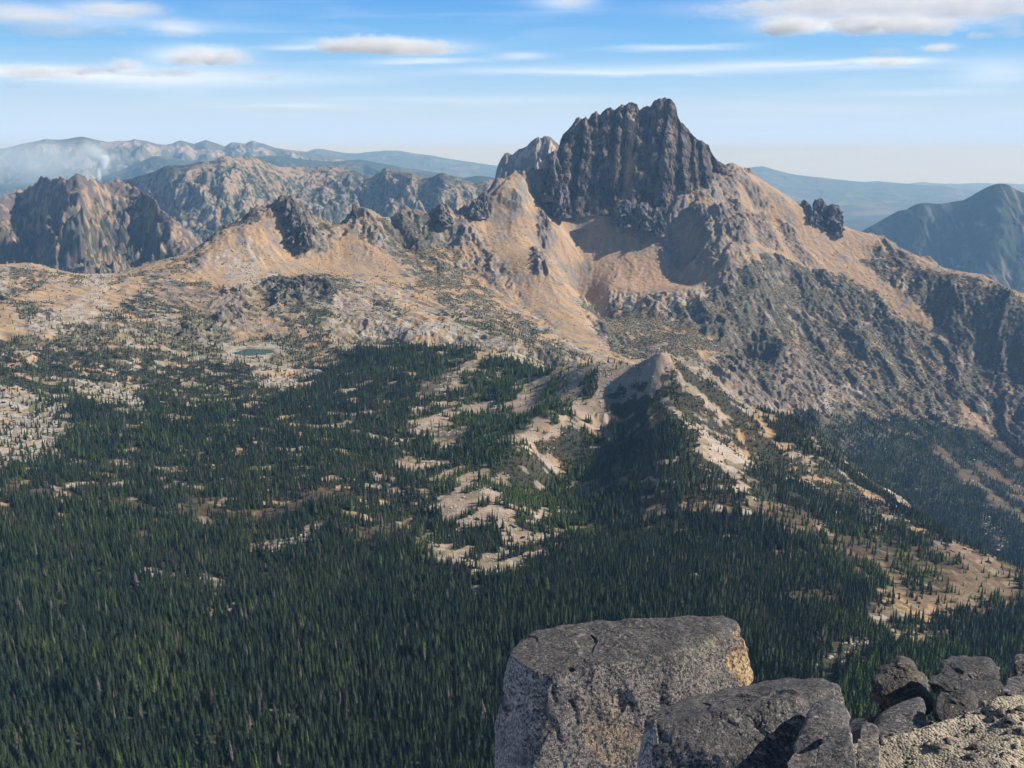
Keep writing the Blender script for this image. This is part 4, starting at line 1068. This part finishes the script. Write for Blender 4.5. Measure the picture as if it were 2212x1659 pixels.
# boulders of the scree, one scattered mass
m_boulder = land_material('scree_stone', .3, .5, .3, 1.2)
bm = bmesh.new(); bmesh.ops.create_icosphere(bm, subdivisions=1, radius=.5)
rr_ = random.Random(4)
for v in bm.verts: v.co = v.co * rr_.uniform(.75, 1.2); v.co.z *= .8
me = bpy.data.meshes.new('stone'); bm.to_mesh(me); bm.free()
a = me.color_attributes.new('Col', 'FLOAT_COLOR', 'POINT'); a.data.foreach_set('color', np.tile([.52, .46, .40, 1], len(me.vertices)).astype(np.float32)); me.materials.append(m_boulder)
pc = proto_coll('stone shapes', [me])
st_ = []
for r0, r1, st in ((700, 2000, 3.4), (2000, 3350, 5.2)):
    x, y, g = spots(r0, r1, st, int(r0) + 9)
    s_ = M_SCREE.bil(x, y); p_ = M_PALE.bil(x, y); s_ = s_ * (1 - M_BAND.bil(x, y)); q_ = np.maximum(s_ * 1.0 * (np.hypot(x, y) < 1900), p_ * .8); q_ = np.maximum(q_, .22 * s_); q_ = np.maximum(q_, .12 * (np.hypot(x, y) > 1950))
    nn_ = fbm(x / 40, y / 40, 3, 601)
    k = g.random(x.size) < q_ * smooth(-.35, .45, nn_)
    x, y = x[k], y[k]; z = height(x, y, False); r = np.hypot(x, y)
    sz = (.9 + 2.8 * g.random(x.size) ** 3) * (1 + .5 * (r > 2000))
    st_.append(np.stack([x, y, z + .3, sz, r], -1))
st_ = np.concatenate(st_); print('stones', len(st_))
scatter('rubble', 'pale blocks of granite rubble strewn over the scree', st_, pc, (.8, 1.5), False, 6)
print('planted', round(time.time() - T0, 1))
#@@PART3
# ------------------------------------------------------------------ summit boulders in the foreground
from mathutils.bvhtree import BVHTree


def hull_planes(pts):
    bm = bmesh.new()
    for p in pts: bm.verts.new(p)
    bmesh.ops.convex_hull(bm, input=bm.verts); bm.normal_update()
    pl = [(np.array(f.normal), float(f.normal.dot(f.verts[0].co))) for f in bm.faces if f.calc_area() > 1e-6]
    bm.free(); return pl


def cube_sphere(n):
    t = np.tan(np.linspace(-1, 1, n) * np.pi / 4); a, b = np.meshgrid(t, t, indexing='ij'); o = np.ones_like(a)
    Vs = []; Fs = []; k = 0
    for P in ((a, b, o), (b, a, -o), (o, a, b), (-o, b, a), (b, o, a), (a, -o, b)):
        Vs.append(np.stack(P, -1).reshape(-1, 3)); Fs.append(grid_faces(n, n) + k); k += n * n
    V = np.concatenate(Vs); F = np.concatenate(Fs)
    key = np.round(V * 4096).astype(np.int64); _, ui, inv = np.unique(key, axis=0, return_index=True, return_inverse=True)
    V = V[ui]; F = inv.reshape(-1)[F]; return V / np.linalg.norm(V, axis=1, keepdims=True), F


def boulder_material():
    m, t, out = new_mat('lichened_granite')
    att = t.node('ShaderNodeAttribute', attribute_name='Col'); geo = t.node('ShaderNodeNewGeometry'); pos = geo.outputs['Position']
    sp = t.noise(pos, 75, 5, .72); md = t.noise(pos, 17, 5, .68); bg_ = t.noise(pos, 4.5, 5, .6); pit = t.noise(pos, 150, 3, .75)
    c = t.mix(t.ramp(md, [(.35, 0.), (.65, 1.)]), t.mix(1, att.outputs['Color'], (.55, .55, .60), 'MULTIPLY'), t.mix(1, att.outputs['Color'], (1.25, 1.15, 1.02), 'MULTIPLY'))
    c = t.mix(t.ramp(sp, [(.43, 0.), (.53, 1.)]), (.030, .029, .031), c)
    c = t.mix(t.math('MULTIPLY', t.ramp(pit, [(.58, 0.), (.66, 1.)]), .6), c, (.66, .64, .60))
    up = t.node('ShaderNodeSeparateXYZ', ins={0: geo.outputs['True Normal']}).outputs[2]
    blk = t.math('MULTIPLY', t.ramp(up, [(.45, 0.), (.75, 1.)]), t.ramp(t.noise(pos, 46, 4, .7), [(.54, 1.), (.60, 0.)]))
    blk = t.math('MAXIMUM', t.math('MULTIPLY', blk, .66), t.math('MULTIPLY', t.ramp(t.math('ADD', t.math('MULTIPLY', bg_, .6), t.math('MULTIPLY', md, .4)), [(.54, 0.), (.60, 1.)]), .8))
    c = t.mix(blk, c, (.040, .042, .048))
    c = t.mix(t.math('MULTIPLY', t.ramp(t.noise(pos, 7.3, 4, .6), [(.63, 0.), (.72, 1.)]), .5), c, (.25, .27, .16))
    h = t.math('ADD', t.math('MULTIPLY', sp, .45), t.math('MULTIPLY', md, 1.0)); h = t.math('ADD', h, t.math('MULTIPLY', pit, .15))
    b = t.node('ShaderNodeBump', ins={'Strength': 1.0, 'Distance': .016, 'Height': h})
    p = t.node('ShaderNodeBsdfPrincipled', ins={'Base Color': c, 'Roughness': .6, 'Specular IOR Level': .35, 'Normal': b.outputs[0]})
    t.l.new(p.outputs[0], out.inputs[0]); return m


m_granite = boulder_material()
CS = {}


def rock(pts, label, seed, n=150, bottom=None, tint=(.34, .31, .28), tan=None, rough=1.0, soft=220, cracks=(), group=None, chips=14):
    """a weathered block: the hull of surveyed corners (px, py, R) with worn edges, pits and cracks"""
    P = [at(*p) for p in pts]
    if bottom: P += [np.array(b, float) for b in bottom]
    P = np.array(P)
    if not bottom:                     # give the block its depth away from the camera
        c = P.mean(0); vd = np.array([c[0], c[1], 0]) / math.hypot(c[0], c[1]); sz = (P.max(0) - P.min(0)); B2 = c + (P - c) * [.82, .82, .8] + vd * .75 * max(sz[2], .18) - [0, 0, .12 * sz[2]]
        P = np.concatenate([P, B2])
    c = P.mean(0); pl = hull_planes([Vector(p) for p in P]); gr = np.random.default_rng(seed)
    for _ in range(chips):            # chipped facets
        nd = gr.normal(size=3); nd /= np.linalg.norm(nd); sup = (P @ nd).max() - c @ nd; pl.append((nd, float(c @ nd + sup * gr.uniform(.80, .93))))
    if n not in CS: CS[n] = cube_sphere(n)
    Dn, F = CS[n]
    Nn = np.array([q[0] for q in pl]); dd = np.array([q[1] for q in pl]) - Nn @ c
    keep = dd > .004; Nn, dd = Nn[keep], dd[keep]
    den = Dn @ Nn.T; rr_ = np.where(den > 1e-3, dd / np.maximum(den, 1e-3), 50.0)
    m_ = rr_.min(1, keepdims=True); r = (m_ - np.log(np.exp(-soft * np.minimum(rr_ - m_, 1)).sum(1, keepdims=True)) / soft)[:, 0]
    V = c + Dn * r[:, None]; x, y, z = V.T; s = seed * 3.7
    k = min(1.0, np.median(dd) / .25 + .5) * rough * .8
    nz = .020 * fbm3(x * 3.2 + s, y * 3.2, z * 3.2, 4, seed, .55) + .014 * (1 - 2.2 * np.abs(perlin3(x * 6 + s, y * 6, z * 6, seed + 5))) + .010 * fbm3(x * 16, y * 16 + s, z * 16, 4, seed + 7, .6)
    ch = perlin3(x * 9 + s, y * 9, z * 9, seed + 17); nz = nz - .020 * smooth(.34, .5, ch)
    for (ax, ay, aR), (bx, by, bR), wd, dp in cracks:
        A3, B3 = at(ax, ay, aR), at(bx, by, bR); ab = B3 - A3
        wv = V + .02 * np.stack([perlin3(x * 12, y * 12, z * 12, 7), perlin3(x * 12, y * 12, z * 12, 8), perlin3(x * 12, y * 12, z * 12, 9)], -1)
        t_ = np.clip(((wv - A3) @ ab) / (ab @ ab), 0, 1); dist = np.linalg.norm(wv - A3 - t_[:, None] * ab, axis=1)
        nz = nz - dp * np.exp(-(dist / wd) ** 2)
    V = c + Dn * (r + k * nz)[:, None]
    col = np.broadcast_to(c3(*tint), V.shape).copy()
    wn = fbm3(x * 2.2 + s, y * 2.2, z * 2.2, 3, seed + 30)
    col = lay(col, c3(.42, .31, .19), smooth(.22, .5, wn) * .7 * smooth(.06, .3, (V[:, 2].max() - V[:, 2])))
    if tan is not None:
        (tx, ty, tR), rad, tc = tan; tp = at(tx, ty, tR); dist = np.linalg.norm(V - tp, axis=1) + .09 * fbm3(x * 9, y * 9, z * 9, 3, 77)
        col = lay(col, c3(*tc), smooth(rad * 1.08, rad * .85, dist))
        V = V - Dn * (.025 * smooth(rad * 1.1, rad * .8, dist))[:, None]
    o = mesh_from('boulder', V, F, col, m_granite); tag(o, label, 'boulder', group); return o


rock([(1105, 1417, 3.75), (1124, 1388, 3.88), (1150, 1368, 3.98), (1272, 1343, 4.05), (1447, 1336, 4.10), (1562, 1331, 4.12), (1587, 1340, 4.10), (1617, 1378, 3.98), (1548, 1364, 3.93), (1430, 1414, 3.72), (1300, 1438, 3.64), (1197, 1459, 3.58), (1154, 1449, 3.61),
      (1634, 1440, 3.98), (1634, 1500, 3.92), (1150, 1680, 3.42), (1066, 1566, 3.74), (1072, 1690, 3.66), (1640, 1700, 3.7)],
     'largest flat-topped granite block with black lichen and a tan broken right end', 1, 300, [(0.0, 4.3, -3.2), (.95, 4.3, -3.2)], (.27, .245, .22), ((1622, 1440, 4.0), .17, (.60, .43, .22)), .6, 420,
     [((1232, 1450, 3.62), (1240, 1500, 3.6), .012, .06), ((1240, 1500, 3.6), (1270, 1512, 3.62), .012, .05), ((1232, 1520, 3.56), (1240, 1570, 3.54), .011, .05), ((1390, 1520, 3.7), (1396, 1545, 3.68), .02, .05), ((1310, 1585, 3.6), (1312, 1640, 3.55), .018, .06), ((1560, 1420, 3.9), (1600, 1480, 3.95), .016, .06), ((1195, 1480, 3.56), (1215, 1640, 3.46), .010, .03), ((1300, 1470, 3.64), (1420, 1560, 3.7), .007, .03), ((1420, 1440, 3.74), (1450, 1560, 3.76), .008, .03), ((1250, 1560, 3.56), (1350, 1590, 3.6), .008, .03)], None, 0)
rock([(1391, 1557, 3.08), (1480, 1528, 3.2), (1600, 1502, 3.32), (1700, 1487, 3.38), (1811, 1481, 3.36), (1819, 1500, 3.28), (1807, 1492, 3.24), (1656, 1517, 3.12), (1425, 1566, 3.0), (1412, 1700, 2.86), (1700, 1700, 2.84), (1822, 1560, 3.16), (1820, 1680, 3.05)],
     'long low granite block with a dark sloping top in front of the largest block', 2, 240, None, (.29, .265, .245), None, 1.0, 350,
     [((1625, 1560, 3.1), (1632, 1640, 3.0), .03, .07), ((1470, 1600, 3.0), (1500, 1640, 2.95), .02, .05)], None, 3)
rock([(1392, 1580, 3.0), (1405, 1563, 3.03), (1418, 1568, 2.98), (1424, 1620, 2.94), (1408, 1690, 2.9), (1370, 1700, 2.95), (1384, 1620, 3.0)], 'thin upright sliver of rock wedged between the two big blocks', 3, 60, None, (.33, .30, .27), None, .6)
rock([(1740, 1552, 2.98), (1779, 1537, 3.02), (1800, 1545, 3.02), (1833, 1556, 3.02), (1853, 1590, 2.96), (1832, 1600, 2.88), (1762, 1620, 2.82), (1735, 1600, 2.88), (1700, 1640, 2.80)],
     'small angular stone with a black shaded left face leaning on the long block', 4, 110, None, (.33, .31, .29), None, .7)
rock([(1765, 1622, 2.76), (1800, 1606, 2.8), (1836, 1602, 2.8), (1850, 1640, 2.74), (1850, 1700, 2.66), (1755, 1700, 2.64)], 'low stone at the bottom edge below the small angular stone', 5, 100, None, (.35, .32, .28), None, .7)
rock([(1893, 1462, 3.92), (1908, 1450, 3.96), (1938, 1440, 4.0), (1944, 1428, 4.02), (1958, 1431, 4.02), (1982, 1452, 3.98), (2004, 1484, 3.9), (2026, 1530, 3.78), (1990, 1560, 3.66), (1900, 1555, 3.72), (1890, 1500, 3.84)],
     'brown pyramid-shaped boulder with a pointed top', 6, 140, None, (.23, .185, .12), None, 1.9, 200)
rock([(1872, 1584, 3.36), (1932, 1546, 3.46), (1990, 1524, 3.52), (2000, 1535, 3.5), (2013, 1570, 3.38), (1975, 1580, 3.3), (1905, 1592, 3.26), (1880, 1610, 3.2), (2010, 1600, 3.3)], 'smooth grey slab lying below the pyramid-shaped boulder', 7, 120, None, (.36, .34, .32), None, .5)
rock([(2018, 1436, 3.86), (2022, 1426, 3.9), (2083, 1424, 3.94), (2121, 1426, 3.94), (2136, 1431, 3.9), (2142, 1450, 3.85), (2171, 1470, 3.8), (2177, 1484, 3.75), (2166, 1515, 3.66), (2146, 1550, 3.56), (2121, 1575, 3.46), (2012, 1500, 3.72), (2030, 1580, 3.4), (2040, 1600, 3.36)],
     'large dark squared boulder right of the pyramid-shaped one', 8, 170, None, (.21, .195, .175), None, 1.9, 200, [((2085, 1500, 3.75), (2140, 1470, 3.8), .03, .06)])
rock([(2040, 1520, 3.42), (2090, 1508, 3.46), (2112, 1530, 3.44), (2110, 1570, 3.36), (2050, 1580, 3.30)], 'dark rounded lump at the foot of the large squared boulder', 9, 80, None, (.12, .10, .08), None, 1.5)
rock([(2160, 1492, 3.5), (2190, 1484, 3.55), (2240, 1488, 3.55), (2270, 1510, 3.5), (2270, 1560, 3.4), (2170, 1556, 3.38), (2150, 1530, 3.42)], 'greyish stone half out of the picture resting on the gravel', 10, 100, None, (.37, .34, .31), None, .9)
rock([(2186, 1434, 3.98), (2200, 1430, 4.0), (2290, 1436, 4.02), (2290, 1500, 3.9), (2196, 1500, 3.86), (2184, 1470, 3.92)], 'stone with a pale sunlit face at the right edge behind the others', 11, 90, None, (.38, .35, .31), None, .9)
# gravelly ground of the summit
nx_, ny_ = 420, 300
gx2 = np.linspace(.9, 3.4, nx_); gy2 = np.linspace(.6, 3.75, ny_); x, y = np.meshgrid(gx2, gy2)
e0 = at(1842, 1600, 2.85); e1_ = at(2212, 1530, 3.35)
z = -1.80 + .10 * (x - 1.2) + .05 * (y - 2.8) + .04 * fbm(x * 2, y * 2, 3, 801) + .010 * fbm(x * 7, y * 7, 3, 803, .5) + .0025 * fbm(x * 40, y * 40, 2, 805)
le = smooth(-.07, .08, (x - (.98 + .10 * (y - 2.6))) + .06 * perlin2(x * 4, y * 4, 806)); z = z - (1 - le) * 1.1
be = smooth(0.0, .30, y - (2.86 + .30 * (x - 1.24)) + .05 * perlin2(x * 5, y * 5, 807)); z = z - be * 1.2
V = np.stack([x, y, z], -1).reshape(-1, 3)
cg = np.broadcast_to(c3(.50, .42, .30), x.shape + (3,)).copy(); cg = lay(cg, c3(.34, .29, .22), smooth(0, .5, fbm(x * 6, y * 6, 3, 809))); cg = lay(cg, c3(.30, .28, .26), (1 - le) * .9)
m_grv, t, out = new_mat('granite_gravel')
att = t.node('ShaderNodeAttribute', attribute_name='Col'); pos = t.node('ShaderNodeNewGeometry').outputs['Position']
vo = t.node('ShaderNodeTexVoronoi', ins={'Vector': pos, 'Scale': 120.0}); n1 = t.noise(pos, 90, 4, .7); n2 = t.noise(pos, 12, 4, .6)
cc_ = t.mix(t.ramp(n1, [(.36, 0.), (.5, 1.)]), (.08, .07, .06), att.outputs['Color']); cc_ = t.mix(t.math('MULTIPLY', t.ramp(n2, [(.55, 0.), (.7, 1.)]), .5), cc_, (.16, .14, .12))
b = t.node('ShaderNodeBump', ins={'Strength': .7, 'Distance': .007, 'Height': t.math('SUBTRACT', t.math('MULTIPLY', n1, .6), vo.outputs[0])})
p = t.node('ShaderNodeBsdfPrincipled', ins={'Base Color': cc_, 'Roughness': .85, 'Normal': b.outputs[0]}); t.l.new(p.outputs[0], out.inputs[0])
ST(mesh_from('summit_ground', V, grid_faces(ny_, nx_), cg.reshape(-1, 3), m_grv), 'pale gravel among the summit boulders')
rock([(1850, 1600, 2.86), (1880, 1592, 2.9), (1900, 1620, 2.84), (1905, 1680, 2.72), (1850, 1690, 2.68)], 'pale grey stone set in the edge of the gravel', 12, 90, None, (.42, .38, .32), None, .7)
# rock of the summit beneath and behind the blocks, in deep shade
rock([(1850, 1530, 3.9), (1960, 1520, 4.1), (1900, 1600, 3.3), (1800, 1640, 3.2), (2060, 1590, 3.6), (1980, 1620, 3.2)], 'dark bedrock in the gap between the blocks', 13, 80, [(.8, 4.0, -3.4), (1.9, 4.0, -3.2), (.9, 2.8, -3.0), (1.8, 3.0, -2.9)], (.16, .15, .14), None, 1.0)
# loose grit
g = np.random.default_rng(12); pts_ = []
gf = GF(gx2[0], gy2[0], 1.0, z)
for _ in range(2600):
    xx, yy = g.uniform(1.05, 3.0), g.uniform(1.6, 3.2); i = int((xx - gx2[0]) / (gx2[1] - gx2[0])); j = int((yy - gy2[0]) / (gy2[1] - gy2[0]))
    if le[j, i] > .6 and be[j, i] < .3: pts_.append((xx, yy, z[j, i] + .4, .008 + .030 * g.random() ** 4, 1))
meg = bpy.data.meshes.new('grit'); bm = bmesh.new(); bmesh.ops.create_icosphere(bm, subdivisions=2, radius=.5)
for v in bm.verts: v.co = v.co * (1 + .3 * math.sin(v.co.x * 9 + v.co.z * 5)); v.co.z *= .75
bm.to_mesh(meg); bm.free(); a = meg.color_attributes.new('Col', 'FLOAT_COLOR', 'POINT'); a.data.foreach_set('color', np.tile([.50, .43, .33, 1], len(meg.vertices)).astype(np.float32)); meg.materials.append(m_granite)
pcg = proto_coll('grit shapes', [meg]); scatter('gravel', 'loose grit and pebbles on the summit ground', np.array(pts_), pcg, (.8, 1.5), False, 8)

# ------------------------------------------------------------------ clouds
def cloud_mesh(name, mat, hw, hh, seed):
    """lumpy closed hull of a cloud; the droplets inside are the material's volume"""
    bm = bmesh.new(); bmesh.ops.create_icosphere(bm, subdivisions=5, radius=1); V0 = np.array([v.co[:] for v in bm.verts]); F0 = np.array([[v.index for v in f.verts] for f in bm.faces]); bm.free()
    asp = hw / hh; s_ = seed * 5.3
    n = fbm3(V0[:, 0] * asp * .8 + s_, V0[:, 1] * asp * .6, V0[:, 2] * .9, 5, 900 + seed, .55); bl = 1 - np.abs(perlin3(V0[:, 0] * asp * 1.4 + s_, V0[:, 1] * 2, V0[:, 2] * 1.6, 950 + seed)) * 2
    V = V0 * (1 + .30 * n + .16 * bl * (V0[:, 2] > -.2))[:, None]; V[:, 2] = np.where(V[:, 2] < 0, V[:, 2] * .62, V[:, 2])
    return mesh_from(name, V, F0, None, mat)


def cloud_mat(name, dens, edge, nscale, stretch, bump_):
    m, t, out = new_mat(name)
    tcn = t.node('ShaderNodeTexCoord'); ob = tcn.outputs['Object']; pos = t.node('ShaderNodeNewGeometry').outputs['Position']
    ln = t.node('ShaderNodeVectorMath', operation='LENGTH', ins={0: ob}).outputs['Value']
    pv = t.node('ShaderNodeVectorMath', operation='MULTIPLY', ins={0: pos, 1: stretch}).outputs[0]
    n = t.noise(pv, nscale, 6, .68, .6)
    d = t.math('SUBTRACT', 1.0, ln); d = t.math('ADD', d, t.math('MULTIPLY', t.math('SUBTRACT', n, .5), bump_))
    d = t.math('SUBTRACT', d, .22)
    d = t.math('MULTIPLY', d, edge, clamp=True); d = t.math('MULTIPLY', d, dens)
    pvn = t.node('ShaderNodeVolumePrincipled', ins={'Color': (1, 1, 1, 1), 'Density': d, 'Anisotropy': 0.0})
    t.l.new(pvn.outputs[0], out.inputs['Volume']); return m


CD = 26000.0
CM = {'puff': cloud_mat('puffy_cloud', .0017, 3.4, .0026, (1, 1, 1.3), 2.4), 'flat': cloud_mat('lens_cloud', .0008, 1.6, .0016, (.8, .8, 2.6), 3.0), 'thin': cloud_mat('thin_cloud', .0006, 1.4, .0016, (.8, .8, 3.0), 3.0)}


def cloud(blobs, label, kind, R=CD, group='clouds over the mountains'):
    """blobs: (px, py, half width, half height) in a cluster; one closed mesh per blob joined to a thing"""
    root = None
    for i, (px, py, hw, hh) in enumerate(blobs):
        o = cloud_mesh('cloud' if i == 0 else 'billow', CM[kind], hw, hh, int(px + py) % 97)
        Rb_ = R + i * 30; p = at(px, py, Rb_); s = Rb_ / FOC * 1.3; o.location = p; o.scale = (hw * s, hw * s * .8, hh * s); o.rotation_euler = (0, 0, -math.atan2(p[0], p[1]))
        if i == 0: root = o; tag(o, label, 'cloud', group)
        else:
            o.parent = root
            from mathutils import Matrix
            o.matrix_parent_inverse = (Matrix.LocRotScale(root.location, root.rotation_euler, root.scale)).inverted()


cloud([(430, 122, 46, 20), (385, 130, 30, 13), (475, 124, 40, 20), (512, 126, 26, 17)], 'bright puffy white cumulus above the left ranges', 'puff')
cloud([(270, 138, 32, 12), (240, 150, 20, 8)], 'small round white cloud left of the bright cumulus', 'puff')
cloud([(330, 157, 75, 9), (190, 152, 70, 9)], 'thin ragged band of cloud under the bright cumulus', 'flat')
cloud([(70, 158, 90, 13), (30, 184, 26, 8), (130, 182, 14, 6)], 'low ragged white cloud at the left edge', 'flat')
cloud([(575, 168, 38, 8)], 'small flat cloud right of and below the bright cumulus', 'flat')
cloud([(800, 98, 95, 19), (890, 105, 100, 15), (730, 106, 55, 11)], 'long white lens-shaped cloud left of centre', 'puff')
cloud([(245, 22, 95, 20)], 'broad soft cloud near the top left corner', 'flat')
cloud([(30, 28, 100, 24), (130, 38, 60, 12)], 'soft cloud cut by the upper left corner', 'flat')
cloud([(130, 66, 110, 13)], 'thin flat cloud under the corner cloud', 'thin')
cloud([(385, 62, 55, 19)], 'faint small greyish cloud above the bright cumulus', 'flat')
cloud([(1716, 55, 62, 24), (1700, 62, 60, 16)], 'compact bright cloud under the long grey cloud', 'puff', 22000.0)
cloud([(1855, 50, 70, 18), (1950, 52, 75, 20), (2020, 60, 50, 18), (1870, 66, 60, 10)], 'long bright lumpy cloud at the upper right', 'puff', 27000.0)
cloud([(1900, 10, 300, 20), (2120, 22, 170, 20), (1720, 12, 130, 14)], 'long grey-bottomed cloud along the top right edge', 'flat', 38000.0)
cloud([(2195, 58, 40, 24)], 'grey cloud cut by the right edge of the sky', 'flat')
cloud([(1915, 112, 34, 10)], 'small soft oval cloud under the long lumpy one', 'flat')
cloud([(1895, 133, 30, 8), (1940, 134, 42, 10)], 'little double white cloud above the right-hand range', 'puff', 20000.0)
cloud([(1830, 134, 20, 7)], 'tiny white cloud left of the little double one', 'puff', 19000.0)
cloud([(2029, 103, 32, 9)], 'small white cloud right of the soft oval one', 'puff')
cloud([(2119, 77, 26, 8)], 'tiny white cloud below the right end of the grey cloud', 'puff')
cloud([(2122, 108, 24, 6)], 'faintest tiny cloud near the right edge', 'flat')
cloud([(1225, 2, 50, 18)], 'wisp of white cloud cut by the top edge at centre', 'flat')

# ------------------------------------------------------------------ wildfire smoke and the hazy air
def smoke_mat(name, dens, ns, stretch, col_, bump_, edge):
    m = cloud_mat(name, dens, edge, ns, stretch, bump_); m.node_tree.nodes['Principled Volume'].inputs['Color'].default_value = col_; return m


sm1 = smoke_mat('smoke', .060, .007, (1, 1, .8), (.92, .97, 1, 1), 2.0, 2.0)
sm3 = smoke_mat('drifting_smoke', .0060, .0042, (1, 1, 1.2), (.85, .94, 1, 1), 2.6, 1.6)
sm2 = smoke_mat('thin_smoke', .00110, .0007, (1, 1, 1.6), (.72, .88, 1, 1), 1.2, 2.0)
def vol(name, px, py, R, hw, hh, mat, rot=0.0, deep=1.0):
    bm = bmesh.new(); bmesh.ops.create_icosphere(bm, subdivisions=3, radius=1); me = bpy.data.meshes.new(name); bm.to_mesh(me); bm.free(); me.materials.append(mat)
    o = bpy.data.objects.new(name, me); C.objects.link(o); s = R / FOC; o.location = at(px, py, R); o.scale = (hw * s, hw * s * deep, hh * s); o.rotation_euler = (0, rot, -math.atan2(o.location[0], o.location[1])); return o
tag(vol('smoke', 214, 374, 13500, 7, 24, sm1, .06), 'narrow white foot of the wildfire smoke column behind the craggy ridge', None, None, 'stuff')
tag(vol('smoke', 222, 352, 13550, 13, 20, sm1, .5), 'leaning middle of the wildfire smoke column', None, None, 'stuff')
tag(vol('smoke', 246, 338, 13600, 22, 13, sm3, -.3), 'torn right puff at the head of the wildfire smoke', None, None, 'stuff')
tag(vol('smoke', 205, 326, 13700, 44, 22, sm3, .25), 'pale drifting head of the wildfire smoke', None, None, 'stuff')
tag(vol('smoke', 100, 350, 14500, 230, 62, sm2, 0, 1.0), 'wide veil of blue smoke spread across the left horizon', None, None, 'stuff')

HAZE = 4.2e-5
bm = bmesh.new(); bmesh.ops.create_cube(bm, size=1)
for v in bm.verts: v.co = Vector((v.co.x * 110000, 24500 + v.co.y * 57000, -815 + v.co.z * 2050))
me = bpy.data.meshes.new('haze'); bm.to_mesh(me); bm.free()
m, t, out = new_mat('hazy_air')
pvn = t.node('ShaderNodeVolumePrincipled', ins={'Color': (.33, .62, 1.0, 1), 'Density': HAZE, 'Anisotropy': 0.0, 'Absorption Color': (1, 1, 1, 1)}); t.l.new(pvn.outputs[0], out.inputs['Volume']); me.materials.append(m)
o = bpy.data.objects.new('haze', me); C.objects.link(o); tag(o, 'pale blue summer haze between the ranges', None, None, 'stuff')
print('done', round(time.time() - T0, 1))
